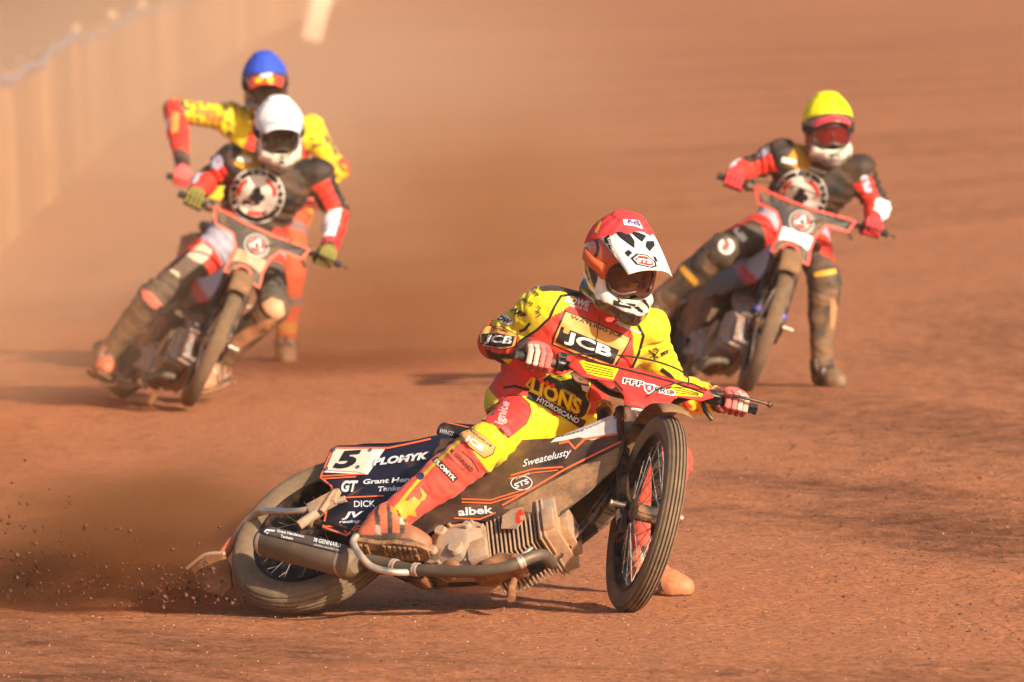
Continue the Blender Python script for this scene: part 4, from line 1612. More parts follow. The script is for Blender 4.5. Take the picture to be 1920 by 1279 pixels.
def paint_lions(d):
    c = base_cols(d, RED)
    s, t, a, u, h, T = d['seg'], d['t'], d['a'], d['u'], d['h'], d['T']
    hh = h / T
    w = np.interp(hh, [0, .1, .35, .6, .85, 1.0], [.30, .22, .20, .195, .165, .12])
    side = np.abs(u - .025) > w
    to = s == 0
    c[to & side & (hh > .30)] = YEL
    c[to & side & (hh <= .30)] = BLK
    c[to & (hh < .13 + .10 * u / .15)] = YEL
    c[to & (d['f'] < -.02) & (hh > .3)] = YEL
    c[to & (hh > .93) & (d['f'] < .03)] = BLK
    for i in (1, 3):
        k = s == i
        c[k] = YEL
        c[k & (t > .86)] = RED
        # dark shoulder panel on the upper back side
        nz = d['n'] @ np.array([0, .35, .94])
        c[k & (t < .25) & (nz > .80)] = BLK
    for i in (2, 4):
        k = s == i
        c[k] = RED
        c[k & (d['n'][:, 2] < -.35)] = BLK  # shaded underside of the forearms painted black
        c[k & (t > .80)] = BLK
    k = s == 4
    c[k & (t < .78)] = YEL
    fl = vnoise(d['v'] * 38) + .5 * vnoise(d['v'] * 80)
    c[k & (t < .74) & (fl > .22)] = RED
    for i in (5, 7):
        k = s == i
        c[k] = YEL
        c[k & (t < .30) & (np.abs(a) > 2.4)] = BLK
    c[(s == 7) & (t > .45)] = (.82, .070, .045)
    for i in (6, 8):
        k = s == i
        c[k] = (.82, .070, .045)
    c[(s == 6) & (t < .05)] = YEL
    return c

def paint_last(d):
    c = paint_lions(d)
    s, t = d['seg'], d['t']
    pat = vnoise(d['v'] * 24)
    c[(s == 1) & (pat > .30)] = (.70, .22, .03)
    c[((s == 1) | (s == 3)) & (pat < -.42)] = (.12, .09, .04)
    for i in (5, 7, 6, 8):
        k = s == i
        c[k] = (.74, .10, .035)
        c[k & (np.abs(d['a']) > 2.0)] = YEL
        c[k & (np.abs(t - .35) < .06)] = (.20, .17, .20)
        c[k & (np.abs(t - .72) < .08)] = (.78, .32, .06)
    return c

def paint_aces(d, leg=(.06, .046, .034)):
    c = base_cols(d, (.016, .013, .012))
    s, t, a, u, h, T = d['seg'], d['t'], d['a'], d['u'], d['h'], d['T']
    hh = h / T
    to = s == 0
    c[to & (hh > .96) & (u < -.06)] = (.65, .30, .01)
    c[to & (hh < .30) & (np.abs(u) > .10)] = RED
    c[to & (hh < .12)] = (.36, .34, .42)
    for i, sg in ((1, -1), (3, 1)):
        k = s == i
        c[k & (np.abs(a + .25 * sg) < .62) & (t > .12)] = RED
        c[k & (a * sg > .95) & (a * sg < 2.1) & (t > .08) & (t < .55)] = (.70, .70, .78)
        c[k & (a * sg > .6) & (a * sg < 1.6) & (t > .72) & (t < .92)] = (.70, .55, .0)
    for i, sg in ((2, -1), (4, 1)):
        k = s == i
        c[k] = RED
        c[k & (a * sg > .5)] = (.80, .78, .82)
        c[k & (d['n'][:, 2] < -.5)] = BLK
        c[k & (t > .85)] = (.55, .02, .03)
    for i in (5, 7):
        k = s == i
        c[k] = (.36, .34, .42)
        c[k & (t > .30)] = RED
        c[k & (t > .46) & (np.abs(a) < 1.9)] = leg
        c[k & (t > .80)] = leg
    for i in (6, 8):
        k = s == i
        c[k] = leg
        fl = vnoise(d['v'] * 14)
        c[k & (fl > .25)] = (.17, .095, .05)
        c[k & (t > .70)] = (.15, .085, .045)
    return c

def helm_main(l):
    c = np.tile(np.array((.62, .10, .03), np.float32), (len(l), 1))
    x, y, z = l.T
    ring = np.sqrt(((x + .01) / 1.15) ** 2 + (z - .045) ** 2)
    k = (np.abs(ring - .034) < .007) & (np.abs(y) > .07)
    c[k] = BLK
    low = z < -.02 + .25 * (x - .02)
    c[z < .01 - .35 * (x + .05)] = BLK
    c[(z < -.02 - .30 * (x - .02)) & (x > .055)] = (.80, .70, .56)
    c[(z < -.103 - .10 * (x - .1))] = (.03, .026, .024)
    c[(np.abs(y) < .012) & (z > -.103) & (z < -.088) & (x > .15)] = BLK
    c[(np.abs(np.abs(y) - .05) < .008) & (z > -.10) & (z < -.085) & (x > .12)] = BLK
    c[(np.abs(z + .055 + .9 * (x - .02)) < .010) & (z < -.02) & (x > -.03) & (x < .075)] = (.62, .45, .02)
    c[(z < -.05) & (x < .02)] = (.05, .045, .04)
    c[(np.abs(z + .075 + .35 * (x - .02)) < .008) & (x < .09)] = WHT
    c[(np.abs(y) < .03) & (z < -.118) & (x > .1)] = BLK
    return c

def helm_white(l):
    c = np.tile(np.array((.74, .74, .74), np.float32), (len(l), 1))
    x, y, z = l.T
    c[(z < -.03) & (x < .06)] = (.16, .14, .13)
    c[(x > .05) & (z < -.06)] = (.74, .62, .48)
    c[(z < -.122 - .1 * (x - .1))] = (.16, .13, .11)
    c[(np.abs(y) < .014) & (z < -.10) & (z > -.118) & (x > .1)] = BLK
    return c

def helm_aces(l):
    c = np.tile(np.array((.76, .66, .52), np.float32), (len(l), 1))
    x, y, z = l.T
    c[z > -.02] = (.10, .06, .05)
    c[(z < -.118 - .1 * (x - .1))] = (.20, .17, .15)
    c[(z < -.02) & (x < .085)] = (.30, .05, .045)
    c[(z < -.05) & (x < .04)] = (.10, .08, .07)
    c[(np.abs(y) < .028) & (z < -.098) & (z > -.115) & (x > .12)] = (.10, .09, .08)
    c[(np.abs(y) < .03) & (z < -.12)] = (.25, .22, .2)
    return c

def helm_dark(l):
    c = np.tile(np.array((.05, .04, .04), np.float32), (len(l), 1))
    x, y, z = l.T
    c[(z < -.05) & (x > .06)] = (.10, .07, .06)
    return c

# ------------------------------------------------------------------ the four riders
JM = dict(pelvis=at(1003, 772, 29.72), neck=at(1120, 580, 29.58), head=at(1163, 494, 29.50), shR=at(1020, 582, 29.60), elR=at(932, 640, 29.72),
          shL=at(1208, 618, 29.60), elL=at(1258, 738, 29.80), hipR=at(985, 790, 29.64), knR=at(902, 842, 29.31), anR=at(716, 984, 29.27),
          hipL=at(1050, 805, 29.82), knL=at(1250, 862, 29.78), anL=at(1208, 1062, 29.58))
CGL = (.80, .12, .11)
PNK = (.82, .42, .34)
spM = dict(h=.0055, bars=(grip_world(bikeM, PM, -1), grip_world(bikeM, PM, 1)), glove=(CGL, [CGL, (.78, .16, .14), PNK, PNK]),
           look=(.42, -.85, -.34), look_up=(.22, -.2, 1),
           bootR=((.92, -.34, -.10), (-.12, -.70, -.70), (.55, .13, .06), (.30, .12, .06)),
           bootL=((.80, -.60, -.02), (0, 0, -1), (.74, .16, .065), (.50, .19, .085)),
           helmet=dict(paint=helm_main, cover=(.78, .045, .05), cover_cut=(.060, .116, .55), peak_root=(.058, .153, .085), peak_len=.185, peak=('white peak', (.82, .80, .76)), lens=m_lens_r, gframe=('dark goggle frame', (.06, .015, .013), .4), strap=('orange strap', (.75, .14, .04), .7)))
riderM, bodyM, helmM, peakM, JM = rider(JM, 'rider in red helmet cover and yellow-sleeved red race suit on the foremost motorcycle', paint_lions, spM)

JY = dict(pelvis=at(1492, 408, 42.28), neck=at(1541, 306, 42.08), head=at(1553, 241, 42.00), shR=at(1462, 292, 42.08), elR=at(1394, 322, 42.12), shL=at(1610, 320, 42.08), elL=at(1645, 388, 42.14),
          hipR=at(1462, 418, 42.2), knR=at(1352, 470, 41.92), anR=at(1222, 578, 42.12), hipL=at(1512, 440, 42.2), knL=at(1546, 522, 41.85), anL=at(1541, 688, 41.92))
RG = (.70, .04, .05)
spY = dict(h=.009, bars=(grip_world(bikeY, PY, -1), grip_world(bikeY, PY, 1)), glove=(RG, [RG] * 4), look=(.12, -.98, -.12), look_up=(.02, -.2, 1), mat=m_suit_dirty,
           bootR=(fwd_dir(bikeY), down_dir(bikeY), (.10, .07, .05), (.22, .12, .07)), bootL=((.45, -.88, 0), (0, 0, -1), (.05, .038, .03), (.20, .12, .07)),
           helmet=dict(h=.008, paint=helm_aces, cover=(.80, .74, .0), peak=('red peak', (.55, .06, .07)), peak_root=(.088, .098, .038), peak_len=.085, lens=mat('red lens', (.14, .012, .01), .08, spec=.6, alpha=.9)))
riderY, bodyY, helmY, peakY, JY = rider(JY, 'rider in bright yellow helmet cover and black race suit with a club emblem', paint_aces, spY)

JW = dict(pelvis=at(470, 430, 43.05), neck=at(512, 313, 42.86), head=at(523, 247, 42.76), shR=at(432, 303, 42.88), elR=at(386, 342, 42.92), shL=at(596, 328, 42.88), elL=at(632, 402, 42.92),
          hipR=at(437, 442, 43.0), knR=at(290, 556, 42.80), anR=at(198, 668, 42.98), hipL=at(495, 458, 43.0), knL=at(513, 575, 42.72), anL=at(408, 684, 42.95))
GG = (.20, .17, .03)
spW = dict(h=.009, bars=(grip_world(bikeW, PW, -1), grip_world(bikeW, PW, 1)), glove=(GG, [GG] * 4), look=(.10, -.97, -.20), look_up=(.05, -.25, 1), mat=m_suit_dirty,
           bootR=(fwd_dir(bikeW), down_dir(bikeW), (.35, .14, .07), (.60, .16, .08)), bootL=((-.55, -.80, -.15), (.05, -.2, -1), (.30, .15, .08), (.50, .20, .11)),
           helmet=dict(h=.008, paint=helm_white, cover=(.80, .80, .82), peak=('bright white peak', (.82, .82, .83)), peak_root=(.075, .122, .055), peak_len=.145))
riderW, bodyW, helmW, peakW, JW = rider(JW, 'rider in white helmet and black race suit with club emblem and olive gloves', paint_aces, spW)

JB = dict(pelvis=at(520, 385, 46.95), neck=at(505, 232, 46.70), head=at(497, 158, 46.62), shR=at(430, 222, 46.72), elR=at(328, 208, 46.74), shL=at(580, 245, 46.72), elL=at(632, 318, 46.70),
          hipR=at(492, 400, 46.9), knR=at(440, 500, 46.5), anR=at(400, 610, 46.75), hipL=at(545, 400, 46.9), knL=at(545, 515, 46.62), anL=at(535, 648, 46.68))
spB = dict(h=.009, bars=(grip_world(bikeB, PB, -1), grip_world(bikeB, PB, 1)), glove=(CGL, [CGL] * 4), look=(.05, -.97, -.2), look_up=(0, -.2, 1), mat=m_suit,
           bootR=(fwd_dir(bikeB), down_dir(bikeB), (.3, .12, .06), (.4, .15, .08)), bootL=((.05, -1, 0), (0, 0, -1), (.34, .20, .13), (.45, .26, .15)),
           helmet=dict(h=.008, paint=helm_dark, cover=(.02, .07, .52), peak=('flame peak', (.75, .06, .03)), peak_len=.11))
riderB, bodyB, helmB, peakB, JB = rider(JB, 'rider in blue helmet cover and yellow race suit, last in the race', paint_last, spB)
bpy.context.view_layer.update()

# ------------------------------------------------------------------ lettering and emblems, leading rider
pb = Print([bodyM], riderM, max_edge=5.0)
pb.jump = .06
R0 = lambda pts: pts
# seams of the jacket
for pts in ([(1096, 549), (1052, 555), (1040, 575), (1031, 596), (1008, 618), (975, 640)], [(1172, 590), (1196, 608), (1207, 630), (1198, 662), (1182, 697)],
            [(944, 727), (965, 724), (1000, 734), (1050, 758), (1098, 792)]):
    pb.line(pts, 4.5, m_black)
# chest panel
q = [(1059, 581), (1121, 606), (1184, 634), (1178, 648), (1152, 691), (1098, 672), (1034, 646), (1038, 630)]
pb.poly(q, m_black, 1, 'chest_panel')
cx, cy = np.mean(q, 0)
pb.poly([(cx + (x - cx) * .955, cy + (y - cy) * .93) for x, y in q], m_gold_p, 2, 'chest_panel')
q = [(1053, 612), (1161, 656), (1149, 683), (1100, 666), (1042, 641)]
pb.poly(q, m_black, 3, 'chest_panel')
pb.text('JCB', 1103, 648, 25, 21, m_white, 4, bold=.035, width=92, skew=14)
pb.poly(pb.local(rrect(11, 10, 2), 1062, 620, 20), m_gold_p, 4, 'chest_panel')
pb.text('WATLING JCB', 1118, 613, 8.5, 21.5, m_black, 3, bold=.02, width=104, skew=16)
pb.text('ROWE', 1083, 566, 12, 13, m_white, 2, bold=.035, shear=.25)
pb.text('MOTOR OIL', 1086, 577, 5, 15, m_white, 2, bold=.02)
pb.text('PREMIERSHIP', 1178, 615, 6.5, 25, m_white, 2, bold=.03, shear=.3, width=52)
pb.line([(1124, 596), (1118, 640), (1110, 700), (1102, 760)], 1.6, m_black, 5, 'zip')
# team emblem
def out(pts, k):
    c_ = np.mean(pts, 0)
    return [tuple(c_ + (np.array(p) - c_) * k) for p in pts]
E1 = [(985, 722), (996, 708), (1008, 712), (1022, 706), (1030, 698), (1040, 704), (1060, 702), (1080, 692), (1098, 696), (1108, 712), (1106, 728), (1100, 742), (1108, 760), (1100, 780), (1090, 788), (1072, 774), (1040, 757), (1010, 742)]
pb.poly(E1, m_yel_p, 1, 'team_emblem')
pb.poly(out(E1, .94), m_black, 2, 'team_emblem')
pb.text('LIONS', 1042, 742, 31, 25, mat('emblem orange', (.85, .22, .01), .6), 3, bold=.06, width=104, skew=12)
pb.text('LIONS', 1042, 742, 28, 25, m_yel_p, 4, bold=.02, width=100, skew=12)
pb.text('LEICESTER', 1066, 737, 5, 27, m_yel_p, 5, bold=.02, width=30)
pb.poly([(1072, 700), (1086, 697), (1096, 702), (1103, 714), (1104, 724), (1098, 728), (1088, 722), (1080, 716), (1074, 708)], m_brown_p, 5, 'team_emblem')
pb.poly([(1090, 722), (1104, 725), (1100, 734), (1092, 730)], m_white, 6, 'team_emblem')
pb.poly([(1084, 708), (1093, 710), (1090, 714), (1085, 712)], m_black, 6, 'team_emblem')
pb.poly([(1030, 702), (1050, 706), (1070, 702), (1060, 708), (1072, 709), (1050, 714), (1036, 708)], mat('flame green', (.45, .50, .02), .6), 5, 'team_emblem')
for x, y in ((1016, 714), (1026, 718), (1036, 723)):
    pb.poly(pb.local(circ(4.5, 10), x, y, 0), m_red_p, 5, 'team_emblem')
# belt line
pb.line([(990, 740), (1020, 754), (1060, 776), (1094, 798)], 15, m_black, 2, 'belt_band')
pb.text('HYDROSCAND', 1046, 769, 10, 29, m_white, 3, bold=.03, width=88)
# right sleeve
pb.text('lusty', 1004, 549, 9, 40, m_black, 2, bold=.02, shear=.3)
pb.text('BOYS', 989, 566, 7, 32, m_black, 2, bold=.03, shear=.2)
pb.text('ARP', 972, 586, 11, 32, m_black, 2, bold=.05, shear=.3)
pb.text('distribution', 974, 596, 4, 32, m_black, 2)
pb.line([(1008, 574), (1014, 578), (1008, 584), (1014, 590), (1007, 594)], 2.2, m_black, 2)
pb.line([(1004, 582), (1008, 588), (1013, 584)], 1.8, m_black, 2)
pb.line([(974, 622), (984, 618), (994, 606)], 5, m_black, 2)
pb.poly([(932, 594), (950, 590), (964, 603), (958, 610), (940, 606)], m_white, 2)
pb.text('DW', 947, 600, 10, 22, m_black, 3, bold=.05, shear=.4)
q = [(899, 626), (912, 610), (940, 612), (972, 628), (968, 650), (945, 656), (905, 650), (898, 640)]
pb.poly(q, m_black, 1, 'sleeve_panel')
pb.poly(out(q, .94), m_gold_p, 2, 'sleeve_panel')
pb.poly([(904, 626), (930, 624), (966, 632), (960, 649), (930, 651), (903, 645)], m_black, 3, 'sleeve_panel')
pb.text('JCB', 934, 638, 19, 6, m_white, 4, bold=.03, shear=.2, width=52)
pb.text('WATLING', 938, 618, 5, 14, m_black, 3, bold=.02)
# left sleeve
pb.line([(1217, 656), (1222, 662), (1230, 664), (1234, 658), (1230, 652), (1225, 655)], 2.4, m_black, 2)
pb.line([(1220, 670), (1227, 665), (1234, 671)], 2.2, m_black, 2)
pb.line([(1226, 664), (1228, 674)], 2.2, m_black, 2)
pb.text('PFP', 1247, 662, 8, -25, m_black, 2, bold=.04)
pb.line([(1240, 692), (1256, 704), (1270, 722)], 7, m_black, 2)
# right thigh, knee and shin
q = [(938, 752), (952, 741), (976, 741), (993, 757), (997, 772), (988, 795), (954, 822), (945, 817), (926, 797), (899, 788), (912, 768)]
pb.poly(q, m_black, 1, 'thigh_panel')
pb.poly(out(q, .95), mat('coral panel', (.74, .045, .04), .6, dust=.1, dscale=14), 2, 'thigh_panel')
pb.text('ignite', 944, 775, 22, -72, mat('pink print', (.75, .40, .38), .6), 3, bold=.03, width=44)
q = [(856, 815), (880, 801), (905, 815), (930, 838), (925, 852), (908, 860), (880, 838)]
pb.poly(q, m_black, 1, 'knee_panel')
pb.poly(out(q, .93), mat('dusty gold print', (.66, .30, .10), .7, dust=.2, dscale=14), 2, 'knee_panel')
pb.text('JCB', 889, 832, 14, 37, m_white, 3, bold=.03, width=40)
pb.text('WATLING JCB', 900, 822, 5, 37, m_black, 3, bold=.02, width=52)
m_ink = mat('faded black print', (.06, .03, .025), .7)
pb.line([(866, 846), (885, 862), (898, 884)], 2.0, m_ink, 1)
pb.text('M GENNARD', 866, 863, 8, 44, m_ink, 2, bold=.03, width=56)
pb.text('GENERAL BUILDER LTD', 858, 870, 4, 44, m_ink, 2, bold=.02, width=56)
pb.poly([(810, 862), (820, 856), (860, 897), (850, 906)], m_ink, 1, 'shin_panel')
pb.text('PLOMYK', 835, 881, 8.5, 45, m_white, 2, bold=.03, width=52)
pb.poly(pb.local(circ(7, 10), 789, 893, 0), mat('navy print', (.03, .04, .12), .6), 2)
pb.text('plumbing', 806, 914, 4.5, 52, m_ink, 2, bold=.02)
pb.text('services', 800, 918, 4.5, 52, m_ink, 2, bold=.02)
m_flame = mat('flame print', (.80, .34, .03), .6, dust=.15, dscale=14)
pb.poly([(752, 935), (764, 940), (778, 930), (776, 944), (790, 940), (778, 956), (782, 970), (766, 966), (754, 978), (756, 960), (744, 954)], m_flame, 1, 'flame')
pb.poly([(742, 946), (730, 962), (738, 975), (728, 978), (734, 990), (746, 975)], m_flame, 1, 'flame')
pb.poly([(786, 912), (792, 930), (784, 940), (796, 938), (800, 928)], m_flame, 1, 'flame')
pb.line([(874, 814), (846, 842), (806, 878), (776, 911), (744, 951), (712, 986)], 6, mat('lime edge', (.45, .42, .02), .6), 1, 'leg_seam')

# helmet
pk = Print([peakM], riderM, lift=.0012)
pk.poly([(1154, 436), (1166, 433), (1182, 440), (1190, 452), (1190, 466), (1176, 456), (1163, 446)], m_black, 1, 'peak_vent')
pk.poly([(1178, 432), (1198, 436), (1212, 442), (1204, 454), (1196, 448)], m_black, 1, 'peak_vent')
pk.poly([(1212, 452), (1226, 452), (1228, 460), (1218, 472), (1210, 462)], m_black, 1, 'peak_vent')
pk.poly([(1171, 474), (1178, 468), (1186, 474), (1178, 482)], m_black, 1, 'peak_vent')
pk.poly([(1224, 480), (1230, 482), (1234, 492), (1228, 490)], m_black, 1, 'peak_vent')
q = [(1182, 484), (1194, 475), (1214, 478), (1230, 492), (1232, 500), (1222, 503), (1192, 496)]
pk.poly(q, m_black, 1, 'sponsor_badge')
pk.poly(out(q, .80), m_white, 2, 'sponsor_badge')
pk.poly(out(q, .68), m_red_p, 3, 'sponsor_badge')
pk.text('STS', 1208, 490, 8, 8, m_white, 4, bold=.05, width=28)
pk.poly([(1132, 446), (1142, 440), (1150, 470), (1164, 498), (1150, 490), (1138, 474)], m_black, 1, 'peak_stripe')
pk.text('Troy Lee Designs', 1150, 470, 5.5, 66, m_white, 2, bold=.02, width=52)
hp = Print([o for o in bpy.data.objects if o.parent in (helmM,) and o.name.startswith('helmet_cover')] + [helmM], riderM, lift=.0012)
hp.poly([(1168, 412), (1172, 411), (1198, 413), (1206, 430), (1190, 424), (1170, 422)], m_white, 1, 'cover_badge')
hp.text('bfa', 1190, 418, 7, 14, m_blue_p, 2, bold=.03, width=26)
hp.text('Monster', 1122, 424, 6, -70, m_yel_p, 1, bold=.03, width=26)
hp.poly([(1150, 562), (1186, 572), (1184, 580), (1150, 572)], m_black, 1, 'chin_label')
hp.text('designs', 1170, 571, 6, 14, m_white, 2, bold=.02)

# ------------------------------------------------------------------ lettering on the leading motorcycle
cv = Print([PM['cover'], PM['mudguard']], bikeM, lift=.0014, max_edge=30)
edge = [(808, 823), (772, 831), (728, 840), (632, 840), (622, 845), (601, 895), (622, 912), (616, 945), (606, 988), (650, 1004), (672, 990)]
cv.line(edge, 3.2, m_orange, 1, 'trim')
cv.poly([(608, 886), (626, 842), (722, 842), (690, 890)], m_white, 1, 'number_plate')
cv.poly([(611, 882), (628, 842), (701, 844), (680, 886)], mat('number plate face', (.78, .68, .54), .5, dust=.1, dscale=14), 3, 'number_plate')
cv.text('5', 652, 862, 32, -4, m_black, 5, bold=.05, shear=.35, width=56)
for x, y in ((627, 844), (695, 844), (613, 879), (672, 876)):
    cv.poly(cv.local(circ(3.2, 10), x, y, 0), mat('rivet', (.35, .38, .48), .3, .8), 6, 'rivet')
m_prnt = mat('pale print', (.72, .72, .74), .5, dust=.12, dscale=14)
cv.text('PLOMYK', 752, 861, 14, -7, m_prnt, 4, bold=.05, shear=.35, width=108)
cv.text('Grant Henderson', 753, 900, 9.5, -3, m_prnt, 2, bold=.03, shear=.2, width=144)
cv.text('Tankers', 738, 916, 9.5, -3, m_prnt, 2, bold=.03, shear=.2, width=58)
cv.text('GT', 656, 912, 22, 0, m_prnt, 2, bold=.05, shear=.3, width=32)
cv.text('DICK', 684, 945, 12, -1, m_prnt, 2, bold=.02, width=40)
cv.text('JV', 662, 967, 15, -2, m_prnt, 2, bold=.04, shear=.3, width=42)
cv.text('racing', 656, 979, 7, -2, m_prnt, 2, bold=.03, shear=.3, width=40)
for a, b_ in (((604, 893), (684, 889)), ((606, 898), (668, 894)), ((630, 934), (720, 930)), ((622, 943), (652, 940))):
    cv.line([a, b_], 2.6, m_orange, 2, 'trim')
cv.line([(608, 988), (640, 986), (652, 1002), (668, 986), (700, 990)], 3, m_orange, 2, 'trim')
se = Print([PM['seat']], bikeM)
se.text('WINGS', 838, 811, 9, 14, m_prnt, 1, bold=.02, shear=.4, width=26)
se.line([(822, 797), (834, 792), (850, 795), (880, 802)], 2, m_orange, 1, 'trim')
wr = Print([PM['wrap']], bikeM, lift=.002, max_edge=12)
wr.text('GT', 505, 1000, 14, 8, m_prnt, 2, bold=.05, shear=.3, width=20)
wr.text('Grant Henderson', 545, 1001, 5.5, 12, m_prnt, 2, bold=.03, width=52)
wr.text('Tankers', 538, 1008, 5.5, 12, m_prnt, 2, bold=.03, width=24)
wr.text('M GENNARD', 614, 1018, 8, 13, m_prnt, 2, bold=.03, width=52)
wr.text('GENERAL BUILDER LTD', 612, 1027, 3.5, 13, m_prnt, 2, width=48)
pp = Print([PM['panel'], PM['tank']], bikeM, lift=.0014, max_edge=6)
pp.jump = .09
m_pwhite = mat('white tank print', (.66, .62, .60), .5, dust=.15, dscale=10)
pp.poly([(1032, 830), (1052, 812), (1110, 796), (1168, 770), (1160, 812), (1110, 826), (1086, 820), (1060, 826)], m_pwhite, 1, 'tank_print')
pp.line([(1048, 832), (1066, 828), (1078, 842), (1096, 824), (1158, 814), (1170, 772)], 4, m_orange, 2, 'trim')
pp.line([(1166, 828), (1120, 850), (1060, 880), (1000, 915), (942, 948)], 3.5, m_orange, 2, 'trim')
pp.poly([(1162, 838), (1100, 868), (1000, 922), (942, 954), (1000, 962), (1040, 972), (1080, 945), (1120, 915), (1152, 880)], mat('mud-splashed panel', (.05, .03, .02), .8, dust=.72, dscale=9, dcol=(.34, .18, .09), dsoft=.3, bump=.6, bscale=60), 1, 'mud_splash')
pp.text('Sweatelusty', 1026, 860, 17, -14, m_prnt, 2, bold=.01, shear=.5, width=96)
pp.line([(958, 892), (1000, 880), (1056, 876)], 3, m_orange, 2, 'trim')
pp.line([(955, 898), (1000, 887), (1046, 882)], 2, m_orange, 2, 'trim')
q = cv.local(circ(18, 20), 978, 906, -20)
q = [(978 + (x - 978) * 1.1, 906 + (y - 906) * .72) for x, y in q]
pp.line(q, 2, m_prnt, 2, 'sponsor_badge', closed=True)
pp.text('STS', 978, 907, 10, -22, m_prnt, 2, bold=.04, width=28)
pp.text('STANFORD', 980, 893, 4, -22, m_prnt, 2, bold=.02)
for k_ in (0, 6):
    pp.line([(866, 936 + k_), (920, 938 + k_), (985, 918 + k_)], 2.4, m_orange, 2, 'trim')
pp.text('albek', 892, 958, 15, -5, m_prnt, 2, bold=.03, width=66)
pp.line([(852, 972), (900, 974), (930, 962)], 2.4, m_orange, 2, 'trim')
pp.text('ARD', 775, 1003, 9, -4, m_prnt, 2, bold=.03)
pl = Print([PM['plate']], bikeM, lift=.0016, max_edge=12)
pl.poly([(1086, 678), (1092, 676), (1160, 692), (1150, 712), (1120, 706), (1100, 700)], m_yel_p, 1, 'plate_print')
for k_ in range(4):
    pl.line([(1096, 682 + 5 * k_), (1150, 695 + 4 * k_)], 1.5, m_black, 2, 'plate_print')
pl.poly([(1262, 720), (1318, 738), (1316, 744), (1266, 742), (1256, 730)], m_yel_p, 1, 'plate_print')
for k_ in range(3):
    pl.line([(1264, 726 + 5 * k_), (1310, 738 + 2 * k_)], 1.5, m_black, 2, 'plate_print')
pl.line([(1086, 674), (1160, 690), (1220, 705), (1266, 718), (1320, 738)], 3, m_black, 2, 'trim')
pl.line([(1152, 714), (1166, 730), (1174, 764)], 3, m_black, 2, 'trim')
pl.text('PFP', 1188, 718, 12, 11, m_white, 3, bold=.09, width=43)
pl.text('PFP', 1188, 718, 8.5, 11, m_black, 5, bold=.0, width=37)
pl.text('PRO', 1246, 734, 12, 13, m_white, 3, bold=.09, width=43)
pl.text('PRO', 1246, 734, 8.5, 13, m_black, 5, bold=.0, width=37)
pl.poly([(1206, 718), (1228, 722), (1227, 734), (1216, 742), (1207, 731)], m_white, 3, 'shield')
pl.poly([(1209, 721), (1225, 724), (1224, 732), (1216, 738), (1210, 730)], m_red_p, 4, 'shield')
pl.poly([(1214, 726), (1220, 725), (1219, 733), (1214, 732)], m_white, 5, 'shield')
sp_ = Print([PM['stem'], PM['plate']], bikeM, lift=.0016, max_edge=12)
sp_.text('HYDROSCAND', 1208, 770, 5, 8, m_prnt, 2, bold=.03, width=48)
sp_.poly([(1194, 779), (1234, 784), (1232, 798), (1194, 794)], m_gold_p, 2, 'fork_print')
sp_.poly([(1196, 781), (1232, 786), (1230, 796), (1196, 792)], m_black, 3, 'fork_print')
sp_.text('JCB', 1212, 788, 9, 7, m_white, 4, bold=.03, width=24)
bd_ = Print([PM['fin_front']], bikeM)
bd_.poly([(968, 962), (976, 954), (986, 960), (990, 974), (980, 984), (968, 980)], m_red_p, 1, 'engine_badge')
bd_.poly([(974, 968), (982, 966), (984, 974), (976, 976)], m_gold_p, 2, 'engine_badge')

# ------------------------------------------------------------------ emblems of the riders behind
def club(cx, cy, k):
    v, f = [], []
    for dx, dy in ((-.30, .18), (.30, .18), (0, -.32)):
        c_ = circ(.32 * k, 14)
        n = len(v)
        v += [(cx + dx * k + x, cy + dy * k + y) for x, y in c_]
        f.append(tuple(range(n, n + len(c_))))
    n = len(v)
    v += [(cx - .1 * k, cy), (cx + .1 * k, cy), (cx + .24 * k, cy + .75 * k), (cx - .24 * k, cy + .75 * k)]
    f.append((n, n + 1, n + 2, n + 3))
    return v, f
def ring(P_, cx, cy, r, a0, a1, w, m_, layer):
    P_.line([(cx + r * math.cos(R(a)), cy + r * math.sin(R(a))) for a in np.linspace(a0, a1, 28)], w, m_, layer, 'emblem_ring')
m_emb = mat('emblem cream', (.80, .72, .64), .6, dust=.05, dscale=10)
for body_, rd_, cx, cy, r in ((bodyY, riderY, 1502, 368, 50), (bodyW, riderW, 482, 367, 52)):
    e_ = Print([body_], rd_, lift=.003, max_edge=14)
    e_.poly(e_.local(circ(r, 32), cx, cy, 0), m_emb, 1, 'chest_emblem')
    e_.poly(e_.local(circ(r * .95, 32), cx, cy, 0), m_black, 2, 'chest_emblem')
    e_.poly(e_.local(circ(r * .76, 32), cx, cy, 0), m_emb, 3, 'chest_emblem')
    for a in (-150, -30, 90):
        ring(e_, cx, cy, r * .66, a - 30, a + 30, r * .13, m_red_p, 4)
    for i, ch in enumerate('BELLE VUE ACES'):
        a = -205 + i * 17.5
        if ch != ' ':
            e_.text(ch, cx + r * .86 * math.cos(R(a)), cy + r * .86 * math.sin(R(a)), r * .15, a + 90, m_emb, 3, bold=.03)
    v, f = club(cx, cy - 2, r * .46)
    e_.shape('emblem_club', v, f, m_black, 5)
    e_.text('PREMIERSHIP', cx + (.62 if body_ is bodyY else .62) * r, cy - r * .85 - 6, 6, 18, m_emb, 2, bold=.03, width=34)
    e_.poly(e_.local(rrect(28, 10, 3), cx - .45 * r, cy - r - 16, 12), m_emb, 2, 'chest_patch')
